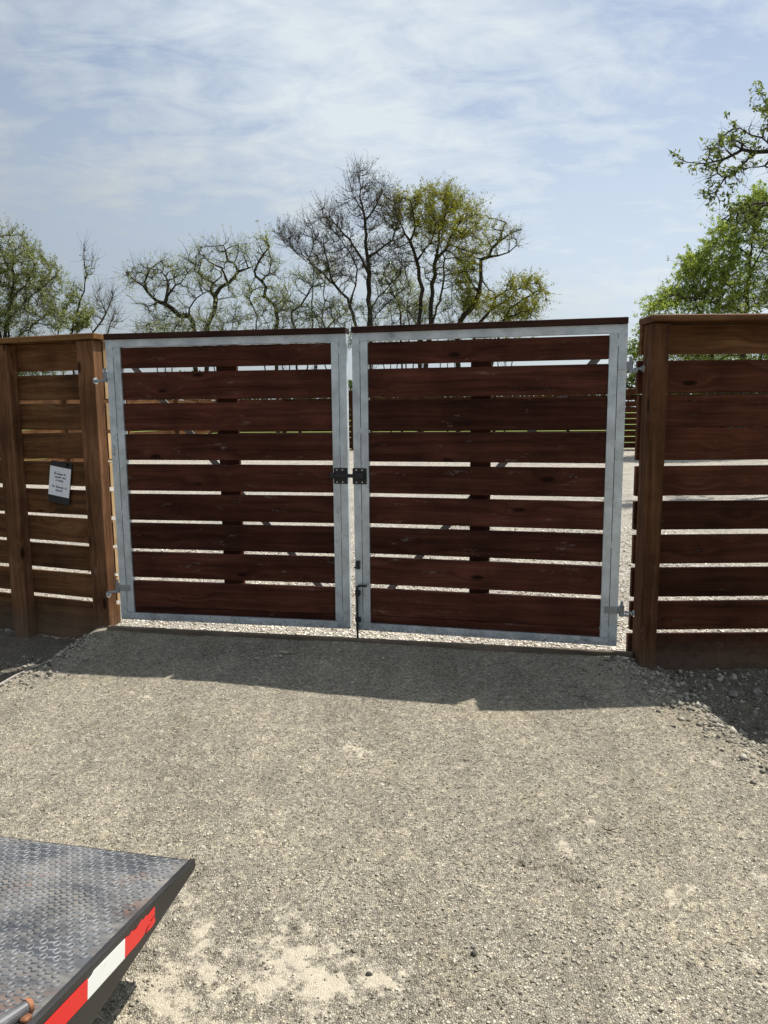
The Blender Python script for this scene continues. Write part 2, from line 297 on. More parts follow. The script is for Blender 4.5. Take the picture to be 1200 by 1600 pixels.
# gravel ground. colour attribute 'zone': R = pale dust, G = loose dark soil, B = pale lot beyond the gate
def ground_mat(name, lot=False):
    m, t, b = mat_new(name); tc = N(t, 'ShaderNodeTexCoord'); P = tc.outputs['Object']
    at_ = N(t, 'ShaderNodeVertexColor', layer_name='zone'); sp = N(t, 'ShaderNodeSeparateColor'); t.links.new(at_.outputs[0], sp.inputs[0])
    wn = N(t, 'ShaderNodeTexNoise', inp={'Scale': 60.0, 'Detail': 3.0}); t.links.new(P, wn.inputs['Vector'])
    wsc = N(t, 'ShaderNodeVectorMath', operation='SCALE'); t.links.new(wn.outputs['Color'], wsc.inputs[0]); wsc.inputs['Scale'].default_value = 0.006
    wp = N(t, 'ShaderNodeVectorMath', operation='ADD'); t.links.new(P, wp.inputs[0]); t.links.new(wsc.outputs[0], wp.inputs[1])
    def vor(scale, feat='F1'):
        v = N(t, 'ShaderNodeTexVoronoi', feature=feat, inp={'Scale': scale, 'Randomness': 1.0}); t.links.new(wp.outputs[0], v.inputs['Vector']); return v
    s = 0.42 if lot else 1.0
    v1 = vor(150 * s); v2 = vor(60 * s); e1 = vor(150 * s, 'DISTANCE_TO_EDGE'); v3 = vor(300 * s)
    big = N(t, 'ShaderNodeTexNoise', inp={'Scale': 1.6, 'Detail': 6.0, 'Roughness': 0.6}); t.links.new(P, big.inputs['Vector'])
    med = N(t, 'ShaderNodeTexNoise', inp={'Scale': 14.0, 'Detail': 7.0, 'Roughness': 0.7}); t.links.new(P, med.inputs['Vector'])
    s1 = N(t, 'ShaderNodeSeparateColor'); t.links.new(v1.outputs['Color'], s1.inputs[0])
    s2 = N(t, 'ShaderNodeSeparateColor'); t.links.new(v2.outputs['Color'], s2.inputs[0])
    if lot:
        c = ramp(t, s1.outputs[0], [(0.0, (0.20, 0.15, 0.11)), (0.10, (0.52, 0.45, 0.36)), (0.35, (0.78, 0.71, 0.60)), (1.0, (0.88, 0.84, 0.75))])
    else:
        c = ramp(t, s1.outputs[0], [(0.0, (0.13, 0.115, 0.087)), (0.12, (0.32, 0.288, 0.222)), (0.5, (0.432, 0.386, 0.306)), (0.9, (0.54, 0.488, 0.392)), (1.0, (0.68, 0.63, 0.51))])
        c2 = ramp(t, s2.outputs[1], [(0.0, (0.70, 0.70, 0.72)), (0.7, (1.0, 1.0, 1.0)), (1.0, (1.30, 1.27, 1.2))])
        c = mixc(t, 0.8, c, mixc(t, 1.0, c, c2, 'MULTIPLY'))
    crev_shade = ramp(t, e1.outputs['Distance'], [(0.0, 0.42 if not lot else 0.5), (0.09, 1.0)])  # cavity shade between the stones, darkened into the colour along the cell edges
    c = mixc(t, 1.0, c, crev_shade, 'MULTIPLY')
    c = mixc(t, 1.0, c, ramp(t, big.outputs[0], [(0.33, (0.87, 0.86, 0.86)), (0.5, (1.0, 1.0, 1.0)), (0.68, (1.14, 1.12, 1.06))]), 'MULTIPLY')
    c = mixc(t, 1.0, c, ramp(t, med.outputs[0], [(0.3, 0.84), (0.7, 1.14)]), 'MULTIPLY')
    if not lot:
        trk = N(t, 'ShaderNodeMapping'); trk.inputs['Rotation'].default_value = (0, 0, R(-14)); trk.inputs['Scale'].default_value = (2.6, 0.55, 1); t.links.new(P, trk.inputs[0])
        tn = N(t, 'ShaderNodeTexNoise', inp={'Scale': 1.7, 'Detail': 5.0, 'Roughness': 0.55, 'Distortion': 0.4}); t.links.new(trk.outputs[0], tn.inputs['Vector'])
        c = mixc(t, 1.0, c, ramp(t, tn.outputs[0], [(0.36, (0.90, 0.89, 0.875)), (0.5, (1.0, 1.0, 1.0)), (0.62, (1.11, 1.10, 1.08))]), 'MULTIPLY')
    # dust that fills the gaps between the stones
    df = math_n(t, 'MULTIPLY', sp.outputs[0], 1.0)
    dn = ramp(t, math_n(t, 'ADD', df, math_n(t, 'MULTIPLY', math_n(t, 'SUBTRACT', med.outputs[0], 0.5), 3.2)), [(0.56, 0.0), (0.86, 1.0)])
    if not lot: c = mixc(t, math_n(t, 'MULTIPLY', dn, 0.75), c, (0.55, 0.49, 0.38))
    # loose dark soil on the shoulders
    sn = ramp(t, math_n(t, 'ADD', sp.outputs[1], math_n(t, 'MULTIPLY', math_n(t, 'SUBTRACT', med.outputs[0], 0.5), 0.8)), [(0.35, 0.0), (0.65, 1.0)])
    if not lot: c = mixc(t, math_n(t, 'MULTIPLY', sn, 0.6), c, (0.085, 0.070, 0.055))
    gr = sp.outputs[2]
    c = mixc(t, gr, c, mixc(t, med.outputs[0], (0.09, 0.12, 0.025), (0.22, 0.26, 0.06)))
    t.links.new(c, b.inputs['Base Color']); b.inputs['Roughness'].default_value = 0.92; b.inputs['Specular IOR Level'].default_value = 0.15
    hh = math_n(t, 'ADD', math_n(t, 'MULTIPLY', math_n(t, 'MINIMUM', e1.outputs['Distance'], 0.3), 1.6), math_n(t, 'MULTIPLY', s1.outputs[1], 0.55))
    hh = math_n(t, 'ADD', hh, math_n(t, 'MULTIPLY', v3.outputs['Distance'], -0.35))
    if not lot: hh = math_n(t, 'MULTIPLY', hh, math_n(t, 'SUBTRACT', 1.0, math_n(t, 'MULTIPLY', dn, 0.6)))
    bump(t, b, hh, 0.0065 if not lot else 0.03, 1.0)
    return m
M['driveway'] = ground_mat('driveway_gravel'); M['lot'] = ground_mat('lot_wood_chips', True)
def stone_mat(name, a, bcol, c_):
    m, t, b = mat_new(name); vc = N(t, 'ShaderNodeVertexColor', layer_name='tint'); sp = N(t, 'ShaderNodeSeparateColor'); t.links.new(vc.outputs[0], sp.inputs[0])
    c = ramp(t, sp.outputs[0], [(0.0, a), (0.5, bcol), (1.0, c_)])
    t.links.new(c, b.inputs['Base Color']); b.inputs['Roughness'].default_value = 0.9; b.inputs['Specular IOR Level'].default_value = 0.2
    return m
M['stones'] = stone_mat('loose_gravel', (0.17, 0.152, 0.117), (0.43, 0.391, 0.305), (0.64, 0.59, 0.475))
M['rubble'] = stone_mat('shoulder_rubble', (0.10, 0.09, 0.072), (0.25, 0.228, 0.185), (0.46, 0.43, 0.36))
M['chips'] = stone_mat('loose_wood_chips', (0.25, 0.20, 0.15), (0.72, 0.65, 0.54), (0.86, 0.82, 0.72))
def rock_mat(name, c0, c1):
    m, t, b = mat_new(name); tc = N(t, 'ShaderNodeTexCoord'); n = N(t, 'ShaderNodeTexNoise', inp={'Scale': 60.0, 'Detail': 6.0, 'Roughness': 0.7}); t.links.new(tc.outputs['Object'], n.inputs['Vector'])
    t.links.new(ramp(t, n.outputs[0], [(0.3, c0), (0.7, c1)]), b.inputs['Base Color']); b.inputs['Roughness'].default_value = 0.9; bump(t, b, n.outputs[0], 0.004, 0.8); return m
M['rock_grey'] = rock_mat('grey_rock', (0.16, 0.15, 0.13), (0.30, 0.28, 0.24)); M['rock_dark'] = rock_mat('dark_rock', (0.05, 0.045, 0.035), (0.11, 0.10, 0.08)); M['rock_pale'] = rock_mat('pale_rock', (0.38, 0.35, 0.29), (0.55, 0.52, 0.44))
def bark(name, c0, c1):
    m, t, b = mat_new(name); tc = N(t, 'ShaderNodeTexCoord'); n = N(t, 'ShaderNodeTexNoise', inp={'Scale': 7.0, 'Detail': 6.0, 'Roughness': 0.7}); t.links.new(tc.outputs['Object'], n.inputs['Vector'])
    t.links.new(ramp(t, n.outputs[0], [(0.35, c0), (0.65, c1)]), b.inputs['Base Color']); b.inputs['Roughness'].default_value = 0.9; b.inputs['Specular IOR Level'].default_value = 0.1; bump(t, b, n.outputs[0], 0.03, 0.8); return m
M['bark'] = bark('dark_bark', (0.030, 0.024, 0.020), (0.075, 0.062, 0.052)); M['bark_grey'] = bark('grey_bark', (0.05, 0.045, 0.038), (0.11, 0.10, 0.085))
def leafmat(name, c0, c1, trans=0.5):
    m, t, b = mat_new(name); oi = N(t, 'ShaderNodeVertexColor', layer_name='tint'); sp = N(t, 'ShaderNodeSeparateColor'); t.links.new(oi.outputs[0], sp.inputs[0])
    c = mixc(t, sp.outputs[0], c0, c1)
    o = [n for n in t.nodes if n.type == 'OUTPUT_MATERIAL'][0]
    d = N(t, 'ShaderNodeBsdfDiffuse'); tr = N(t, 'ShaderNodeBsdfTranslucent'); mx = N(t, 'ShaderNodeMixShader'); mx.inputs[0].default_value = trans
    t.links.new(c, d.inputs[0]); t.links.new(mixc(t, 1.0, c, (1.25, 1.25, 0.7), 'MULTIPLY'), tr.inputs[0]); t.links.new(d.outputs[0], mx.inputs[1]); t.links.new(tr.outputs[0], mx.inputs[2]); t.links.new(mx.outputs[0], o.inputs[0])
    t.nodes.remove(b); return m
M['leaf_yellow'] = leafmat('yellow_green_leaf', (0.16, 0.17, 0.035), (0.38, 0.37, 0.10))
M['leaf_pale'] = leafmat('pale_young_leaf', (0.20, 0.23, 0.12), (0.46, 0.49, 0.31))
M['leaf_green'] = leafmat('fresh_green_leaf', (0.12, 0.19, 0.04), (0.48, 0.56, 0.17))
M['leaf_mid'] = leafmat('mid_green_leaf', (0.11, 0.13, 0.055), (0.40, 0.43, 0.24))
M['leaf_tuft'] = leafmat('tufted_new_leaf', (0.06, 0.085, 0.03), (0.26, 0.31, 0.11))
M['leaf_bud'] = leafmat('dark_bud', (0.06, 0.05, 0.035), (0.15, 0.15, 0.07), 0.2)
M['leaf_far'] = leafmat('distant_leaf', (0.04, 0.06, 0.03), (0.10, 0.13, 0.06), 0.3)

# ------------------------------------------------------------------ ground
KL, KR = 1.03, 1.025     # how far the fence posts stand behind the gate line
LP = np.array([-1.849, 4.957]) * KL; LD = np.array([-math.cos(R(21)), math.sin(R(21))]); LN = np.array([-math.sin(R(21)), -math.cos(R(21))])
def fence_y(x):    # the line the fences and the threshold stand on
    return np.where(x < -1.95, 5.08 + (-1.95 - x) * 0.384, np.where(x < 1.5, 5.0 - (x + 1.95) * 0.198 + 0.08 * np.clip((-1.8 - x) / 0.15, 0, 1) + 0.06 * np.clip((x - 1.42) / 0.08, 0, 1), 4.38))
def drive_edge(y):
    yl = np.array([-2, 2.9, 3.45, 3.92, 4.28, 4.75, 5.2]); xl = np.array([-2.9, -2.7, -2.45, -2.14, -2.04, -2.0, -1.98])
    yr = np.array([-2, 1.8, 2.4, 2.88, 3.2, 3.45, 3.75, 4.1, 5.2]); xr = np.array([2.3, 2.0, 1.78, 1.66, 1.62, 1.55, 1.5, 1.44, 1.44])
    return np.interp(y, yl, xl), np.interp(y, yr, xr)
def sstep(a, b, x):
    t = np.clip((x - a) / (b - a), 0, 1); return t * t * (3 - 2 * t)
def ground_z(x, y, fine=True):
    x = np.asarray(x, float); y = np.asarray(y, float)
    el, er = drive_edge(y); front = 1 - sstep(0.0, 0.30, y - fence_y(x))
    wob = (fbm(x * 2.2, y * 2.2, 3, 5) - 0.5)
    outl = sstep(0.0, 0.30, el - x + wob * 0.10); outr = sstep(-0.02, 0.34, x - er + wob * 0.12)
    lump = (fbm(x * 6, y * 6, 3, 31) - 0.5)
    z = -0.20 * outl * (1 - 0.2 * sstep(4.2, 5.2, y)) - (0.17 - 0.06 * sstep(3.6, 4.3, y)) * outr + lump * 0.08 * np.maximum(outl * (1 - outl) * 4 * 0.2, np.exp(-((x - er - 0.10) / 0.16) ** 2))
    z = z * front
    back = sstep(0.02, 0.5, y - fence_y(x))
    z = z + back * (-0.02 + 0.0075 * np.clip(y - 5, 0, 22))
    z = z + back * (-0.16 * (1 - sstep(-2.25, -1.95, x)) * (1 - sstep(6.5, 9, y)) - 0.10 * sstep(1.6, 2.0, x) * (1 - sstep(5.5, 8, y)))
    rough = front * (0.25 + 1.0 * np.maximum(outl, outr)) + 0.4 * back
    z = z + (fbm(x * 1.3, y * 1.3, 3, 1) - 0.5) * 0.035
    if fine:
        z = z + (fbm(x * 9, y * 9, 3, 2) - 0.5) * 0.018 * rough + (fbm(x * 34, y * 34, 2, 3) - 0.5) * 0.010 * (0.4 + rough)
    # a shallow groove scratched in the driveway
    p0 = np.array([0.433, 2.301]); p1 = np.array([0.69, 2.13]); d = p1 - p0; Lg = np.hypot(*d); d = d / Lg
    s = (x - p0[0]) * d[0] + (y - p0[1]) * d[1]; q = (x - p0[0]) * -d[1] + (y - p0[1]) * d[0] + 0.012 * np.sin(s * 30)
    m_ = (s > 0) * (s < Lg)
    z = z + m_ * (-0.020 * np.exp(-(q / 0.010) ** 2) + 0.009 * np.exp(-((q - 0.022) / 0.010) ** 2))
    z = z + sstep(30, 120, y) * 0.0
    return z
def axis(lo, hi, step, far, n=46):
    c = np.arange(lo, hi + step / 2, step); g = np.geomspace(step * 1.15, far, n)
    return np.r_[lo - g[::-1], c, hi + g]
gx = axis(-3.4, 3.4, 0.022, 900); gy = axis(1.0, 5.7, 0.022, 1500)
XX, YY = np.meshgrid(gx, gy); nx, ny = len(gx), len(gy)
ZZ = ground_z(XX, YY)
Vg = np.stack([XX.ravel(), YY.ravel(), ZZ.ravel()], 1)
idx = np.arange(nx * ny).reshape(ny, nx)
Fg = np.stack([idx[:-1, :-1].ravel(), idx[:-1, 1:].ravel(), idx[1:, 1:].ravel(), idx[1:, :-1].ravel()], 1)
fc = Vg[Fg].mean(1); el, er = drive_edge(fc[:, 1])
back = fc[:, 1] > fence_y(fc[:, 0]) + 0.03
far_y = np.interp(fc[:, 0], [-14, -8, -5.95, 16], [9.5, 21.8, 26.9, 23.6])
lot = back & (fc[:, 1] < far_y) & (fc[:, 0] > -14) & (fc[:, 0] < 16)
drv = (~back) & (fc[:, 0] > el - 0.05) & (fc[:, 0] < er + 0.05) & (fc[:, 1] > -2)
rest = ~(lot | drv)
el_, er_ = drive_edge(Vg[:, 1]); x_, y_ = Vg[:, 0], Vg[:, 1]
soil = np.maximum(sstep(0.0, 0.25, el_ - x_), 0.8 * sstep(0.02, 0.3, x_ - er_)) * (y_ < fence_y(x_) + 0.3)
dust = 0.30 * fbm(x_ * 1.8, y_ * 1.8, 4, 9) + 0.02
for (bx, by, br, a) in ((-0.30, 1.87, 0.13, 0.55), (-0.17, 1.77, 0.12, 0.6), (-0.31, 2.70, 0.09, 0.42), (-0.02, 1.78, 0.07, 0.5), (-0.12, 3.15, 0.14, 0.3), (0.91, 2.07, 0.10, 0.4),
                        (-0.60, 2.02, 0.14, 0.42), (-0.56, 1.76, 0.12, 0.45), (-0.28, 2.02, 0.06, 0.4), (-1.1, 3.4, 0.2, 0.3), (-0.75, 3.1, 0.12, 0.28), (1.1, 1.55, 0.3, 0.35), (0.75, 2.5, 0.12, 0.3), (-0.45, 1.62, 0.2, 0.3), (1.45, 3.0, 0.15, 0.35), (0.45, 2.45, 0.07, 0.4), (0.62, 2.36, 0.06, 0.45), (0.2, 2.75, 0.06, 0.35), (-0.15, 3.12, 0.05, 0.5), (0.3, 2.95, 0.05, 0.4), (0.95, 2.75, 0.08, 0.35), (-1.25, 3.75, 0.07, 0.45), (-0.9, 2.85, 0.06, 0.4), (0.1, 2.5, 0.05, 0.35), (1.2, 2.15, 0.08, 0.4), (1.05, 1.75, 0.10, 0.4), (-0.45, 3.4, 0.05, 0.4)):
    dust = dust + a * np.exp(-(((x_ - bx) ** 2 + ((y_ - by) * 1.0) ** 2) / br ** 2))
fy_ = np.interp(x_, [-14, -8, -5.95, 16], [9.5, 21.8, 26.9, 23.6])
grass = ((y_ > fy_ + 0.5) | (x_ < -15) | (x_ > 17)).astype(float) * (y_ > 6)
def sub(name, mask, mat, label):
    F = Fg[mask]; u, inv = np.unique(F, return_inverse=True); me = np_mesh(name, Vg[u], inv.reshape(F.shape), mat, smooth=True)
    ca = me.color_attributes.new('zone', 'FLOAT_COLOR', 'POINT')
    ca.data.foreach_set('color', np.stack([dust[u], soil[u], grass[u], np.ones(len(u))], 1).astype(np.float32).ravel())
    o = link(name, me); o['kind'] = 'structure'; o['label'] = label; return o
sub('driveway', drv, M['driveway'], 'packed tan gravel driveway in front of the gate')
sub('gravel_lot', lot, M['lot'], 'pale sunlit lot beyond the gate')
sub('ground', rest, M['driveway'], 'dark soil shoulders and grass around the fences')

# loose stones lying on the ground
def scatter(name, n, sampler, rmin, rmax, mat, label, flat=0.6, seed=3, ico=False):
    rg = np.random.default_rng(seed); x, y = sampler(rg, n); n = len(x)
    if ico:
        p = (1 + 5 ** 0.5) / 2
        T = np.array([(-1, p, 0), (1, p, 0), (-1, -p, 0), (1, -p, 0), (0, -1, p), (0, 1, p), (0, -1, -p), (0, 1, -p), (p, 0, -1), (p, 0, 1), (-p, 0, -1), (-p, 0, 1)]) / 1.9
        Ft = np.array([(0, 11, 5), (0, 5, 1), (0, 1, 7), (0, 7, 10), (0, 10, 11), (1, 5, 9), (5, 11, 4), (11, 10, 2), (10, 7, 6), (7, 1, 8), (3, 9, 4), (3, 4, 2), (3, 2, 6), (3, 6, 8), (3, 8, 9), (4, 9, 5), (2, 4, 11), (6, 2, 10), (8, 6, 7), (9, 8, 1)])
    else:
        T = np.array([(1, 0, 0), (0, 1, 0), (-1, 0, 0), (0, -1, 0), (0, 0, 1), (0, 0, -1)], float)
        Ft = np.array([(0, 1, 4), (1, 2, 4), (2, 3, 4), (3, 0, 4), (1, 0, 5), (2, 1, 5), (3, 2, 5), (0, 3, 5)])
    k = len(T); r = rmin * (rmax / rmin) ** (rg.random(n) ** 3.0)
    V = T[None] * (1 + rg.uniform(-0.38, 0.38, (n, k, 3)))
    V[:, :, 0] *= rg.uniform(0.75, 1.35, (n, 1)); V[:, :, 2] *= flat * rg.uniform(0.6, 1.2, (n, 1))
    a = rg.uniform(0, 6.283, n); ca, sa = np.cos(a)[:, None], np.sin(a)[:, None]
    tl = rg.normal(0, 0.35, (n, 1)); X, Y, Z = V[..., 0], V[..., 1], V[..., 2]
    Z, X = Z * np.cos(tl) + X * np.sin(tl), X * np.cos(tl) - Z * np.sin(tl)
    X, Y = X * ca - Y * sa, X * sa + Y * ca
    z0 = ground_z(x, y)
    V = np.stack([X * r[:, None] + x[:, None], Y * r[:, None] + y[:, None], Z * r[:, None] + (z0 + r * flat * 0.25)[:, None]], -1).reshape(-1, 3)
    F = (Ft[None] + (np.arange(n) * k)[:, None, None]).reshape(-1, 3)
    me = np_mesh(name, V, F, mat)
    tint = np.repeat(rg.random(n), k); ca_ = me.color_attributes.new('tint', 'FLOAT_COLOR', 'POINT')
    ca_.data.foreach_set('color', np.stack([tint, tint, tint, np.ones_like(tint)], 1).astype(np.float32).ravel())
    o = link(name, me); o['kind'] = 'stuff'; o['label'] = label; return o
def samp_drive(rg, n):
    y = 1.15 + (4.9 - 1.15) * rg.random(n * 3) ** 1.35; x = rg.uniform(-1, 1, n * 3) * (0.66 * y + 0.5)
    ok = (y < fence_y(x) - 0.05)
    cl = fbm(x * 2.3, y * 2.3, 3, 21) + 0.5 * fbm(x * 11, y * 11, 2, 22)
    d = sum(np.exp(-((x - bx) ** 2 + (y - by) ** 2) / br ** 2) for bx, by, br in ((-0.30, 1.87, 0.13), (-0.17, 1.77, 0.12), (-0.31, 2.7, 0.09), (-0.02, 1.78, 0.07), (0.91, 2.07, 0.10), (-0.6, 2.02, 0.14)))
    ok &= rg.random(n * 3) < np.clip((cl - 0.28) * 1.6, 0.15, 1) * (1 - 0.8 * np.clip(d, 0, 1)); return x[ok][:n], y[ok][:n]
scatter('loose_gravel', 80000, samp_drive, 0.0017, 0.0072, M['stones'], 'loose tan and grey gravel scattered over the driveway', seed=3)
def samp_edge(rg, n):
    y = rg.uniform(1.6, 4.9, n * 14); x = rg.uniform(-3.4, 3.2, n * 14); e1, e2 = drive_edge(y)
    w = np.exp(-((x - e2 - 0.12) / 0.17) ** 2) + 0.55 * np.exp(-((x - e1 + 0.12) / 0.2) ** 2) + 0.12 * (x > e2) + 0.12 * (x < e1)
    ok = (y < fence_y(x) - 0.03) & (rg.random(n * 14) < w); return x[ok][:n], y[ok][:n]
scatter('shoulder_rubble', 13000, samp_edge, 0.006, 0.022, M['rubble'], 'coarse rubble along the shoulders of the driveway', flat=0.75, seed=5, ico=False)
def samp_lot(rg, n):
    y = 4.35 + 5 * rg.random(n * 3) ** 1.8; x = rg.uniform(-3.2, 3.6, n * 3); ok = y > fence_y(x) + 0.07; return x[ok][:n], y[ok][:n]
scatter('wood_chips', 24000, samp_lot, 0.008, 0.022, M['chips'], 'pale chips covering the lot just behind the gate', flat=0.35, seed=8)

def rock(px, py, r, mat, label, sq=0.7, seed=0, group=None):
    rg = np.random.default_rng(seed); bm = bmesh.new(); bmesh.ops.create_icosphere(bm, subdivisions=2, radius=1)
    ax = rg.normal(size=(6, 3)); ax /= np.linalg.norm(ax, axis=1)[:, None]; cut = rg.uniform(0.55, 0.85, 6)
    for v in bm.verts:
        p = np.array(v.co)
        for a_, c_ in zip(ax, cut):
            dd = p @ a_
            if dd > c_: p = p - (dd - c_) * a_
        v.co = Vector(p * np.array([1.15, 0.9, sq]) * r)
    me = bpy.data.meshes.new('rock'); bm.to_mesh(me); bm.free(); me.materials.append(mat)
    o = link('rock', me, loc=(px, py, float(ground_z(px, py)) + r * sq * 0.35), rot=(0, 0, seed * 1.3)); tag(o, label, 'rock', group); return o
rock(0.239, 1.86, 0.012, M['rock_dark'], 'small dark stone lying on the driveway, right of the pale dust patches', seed=1)
rock(-0.05, 1.79, 0.009, M['rock_dark'], 'tiny black pebble on the pale dust patch of the driveway', seed=2)
rock(0.243, 1.885, 0.009, M['rock_grey'], 'small grey pebble touching the dark stone on the driveway', seed=3)
rock(-0.678, 2.839, 0.012, M['rock_pale'], 'flat pale stone lying alone on the left of the driveway', 0.4, seed=4)
rock(1.98, 4.02, 0.035, M['rock_grey'], 'fist sized grey rock in shade at the foot of the right fence', seed=6)
rock(2.13, 4.03, 0.032, M['rock_grey'], 'round grey rock in shade against the bottom board of the right fence', seed=8)
rock(1.80, 3.02, 0.022, M['rock_pale'], 'sunlit pale rock on the crumbling right edge of the driveway', seed=9)
rock(1.72, 2.86, 0.017, M['rock_dark'], 'dark clod on the crumbling right edge of the driveway', seed=10)
# dark dry twig lying on the right of the driveway
tw = MB(); p0 = Vector((0.79, 2.44, float(ground_z(0.79, 2.44)) + 0.008))
for dx, dy, L_ in ((1, 0.2, 0.05), (0.8, -0.6, 0.03), (-0.7, 0.5, 0.025), (0.2, 0.9, 0.018)): tw.cyl(p0, p0 + Vector((dx, dy, 0.12)) * L_, 0.0022, 5, 0.001)
tag(tw.build('fallen_twig', M['bark']), 'short dark forked twig lying on the right half of the driveway', 'twig')
# dry leaves in the shade in front of the gate
leaf_m = plain('dry_leaf', (0.62, 0.57, 0.47), 0.8, 0.2)
for i, (u, v, s, lb) in enumerate(((445, 1022, 0.026, 'pale dry leaf lying flat in the shade before the left gate'), (438, 1027, 0.014, 'small curled dry leaf beside the larger pale leaf in the gate shade'),
                                (402, 1030, 0.012, 'small dry leaf fragment left of the pale leaf in the gate shade'), (531, 1019, 0.014, 'thin dry leaf in the shade below the gap between the gates'),
                                (598, 1033, 0.016, 'narrow dry leaf in the shade before the right gate'), (706, 1048, 0.013, 'pale leaf scrap in the shade before the middle of the right gate'), (552, 1069, 0.015, 'bent dry leaf near the sunlit edge of the gate shade'))):
    d = ray(u, v); p = d * (-CAMZ / d[2]); bm = bmesh.new(); rg = random.Random(i); k = 9; vs = []
    for j in range(k):
        a = 6.283 * j / k; rr = 1.45 * s * rg.uniform(0.45, 1.1); vs.append(bm.verts.new((rr * math.cos(a) * 1.2, rr * math.sin(a) * 0.7, rg.uniform(-0.2, 0.5) * s)))
    cv = bm.verts.new((0, 0, -0.1 * s)); [bm.faces.new((cv, vs[j], vs[(j + 1) % k])) for j in range(k)]
    r_ = bmesh.ops.solidify(bm, geom=bm.faces[:], thickness=0.0008)
    me = bpy.data.meshes.new('dry_leaf'); bm.to_mesh(me); bm.free(); me.materials.append(leaf_m)
    tag(link('dry_leaf', me, loc=(p[0], p[1], float(ground_z(p[0], p[1])) + 0.013), rot=(0, 0, i * 2.1)), lb, 'leaf', 'dry leaves in the gate shade')

# scraps of straw and chips caught in front of the threshold board
rg = np.random.default_rng(12); k = 170; x = rg.uniform(-1.85, 1.45, k); y = fence_y(x) - 0.045 - np.abs(rg.normal(0, 0.07, k)); sel = rg.random(k) < 0.35; y[sel] -= rg.uniform(0, 0.9, sel.sum())
bv, bf = [], []
for i in range(k):
    a = rg.uniform(0, 3.14); ln = rg.uniform(0.004, 0.016); wd = rg.uniform(0.0015, 0.005); z = float(ground_z(x[i], y[i])) + 0.006; b0 = len(bv); c_, s_ = math.cos(a), math.sin(a); tz = rg.normal(0, 0.002)
    for px, py, pz in ((-ln, 0, -tz), (0, -wd, 0.001), (ln, 0, tz), (0, wd, 0.001), (0, 0, 0.004)): bv.append((x[i] + px * c_ - py * s_, y[i] + px * s_ + py * c_, z + pz))
    bf += [(b0, b0 + 1, b0 + 4), (b0 + 1, b0 + 2, b0 + 4), (b0 + 2, b0 + 3, b0 + 4), (b0 + 3, b0, b0 + 4), (b0, b0 + 3, b0 + 1), (b0 + 1, b0 + 3, b0 + 2)]
tag(link('straw_scraps', np_mesh('straw_scraps', bv, bf, plain('straw', (0.45, 0.41, 0.32), 0.8, 0.2, 0.4, 60))), 'pale straw scraps and chips caught in front of the threshold', None, None, 'stuff')

# an exposed pale root/cable at the left shoulder
pts = []
for u, v in ((-12, 1078), (5, 1068), (18, 1059), (33, 1050), (48, 1044), (60, 1040), (76, 1036)):
    d = ray(u, v); p = d * (-CAMZ / d[2]); pts.append(Vector((p[0], p[1], float(ground_z(p[0], p[1])) + 0.012)))
cu = bpy.data.curves.new('exposed_root', 'CURVE'); cu.dimensions = '3D'; sp_ = cu.splines.new('NURBS'); sp_.points.add(len(pts) - 1)
for q, p in zip(sp_.points, pts): q.co = (*p, 1)
for i, q in enumerate(sp_.points): q.radius = 1.0 - 0.08 * i
sp_.use_endpoint_u = True; cu.bevel_depth = 0.009; cu.bevel_resolution = 2; cu.materials.append(plain('pale_root', (0.30, 0.27, 0.24), 0.8, 0.2, 0.4, 30))
q = link('q', cu); me = bpy.data.meshes.new_from_object(q); bpy.data.objects.remove(q); me.name = 'exposed_root'
tag(link('exposed_root', me), 'pale root poking out of the left shoulder of the driveway', 'root')

# ------------------------------------------------------------------ fences
BW, PITCHZ = 0.178, 0.2025
ZT = 1.974     # level of the gate frame tops
def fence_run(root, x0, x1, z_list, mat, y=0.0, th=0.036, zoff=0.0, slatname='slat', seed=0, bev=0.003, tilt=0.25):
    """slats between local x0..x1 in bays given, z_list = (top, bottom) pairs"""
    rg = random.Random(seed)
    for (zt_, zb_) in z_list:
        me = boxmesh(slatname, (abs(x1 - x0), th, zt_ - zb_), mat, bev)
        o = link(slatname, me, root, ((x0 + x1) / 2, y + th / 2 + rg.uniform(-0.002, 0.002), (zt_ + zb_) / 2 + zoff + rg.uniform(-0.0015, 0.0015)),
                 (R(rg.uniform(-0.4, 0.4)), R(rg.uniform(-tilt, tilt) / max(1, abs(x1 - x0))), 0))
# near left fence. local +X runs away from the gate, local Y: negative = towards the camera side
ang = math.atan2(LD[1], LD[0])     # direction of LD
lf = empty('slatted_fence', (LP[0], LP[1], 0), ang, 'brown slatted wood fence left of the gate, with the clipboard sign on it', 'fence')
# with this rotation local +Y = towards (-LD rotated +90) ; find sign that faces the camera
ly = np.array([-math.sin(ang), math.cos(ang)]); SGN = 1.0 if ly @ LN > 0 else -1.0   # SGN*local y faces the camera
zl = [(-0.012, -0.19), (-0.218, -0.387), (-0.412, -0.592), (-0.611, -0.788), (-0.81, -0.977), (-1.006, -1.177), (-1.203, -1.374), (-1.40, -1.57), (-1.599, -1.765), (-1.797, -2.10)]
zs = lambda z, k: CAMZ + (z - CAMZ) * k
zl = [(zs(ZT + a, KL), zs(ZT + b, KL)) for a, b in zl]; zl[0] = (zs(ZT, KL) - 0.006, zl[0][1])
POSTS_L = [(0.0, 0.14), (0.765, 0.905), (2.95, 3.09), (5.2, 5.34), (7.5, 7.64), (9.8, 9.94), (11.9, 12.04)]
def lbox(root, name, x0, x1, y0, y1, z0, z1, mat, bev=0.004, rot=(0, 0, 0)):
    me = boxmesh(name, (x1 - x0, abs(y1 - y0), z1 - z0), mat, bev)
    return link(name, me, root, ((x0 + x1) / 2, (y0 + y1) / 2, (z0 + z1) / 2), rot)
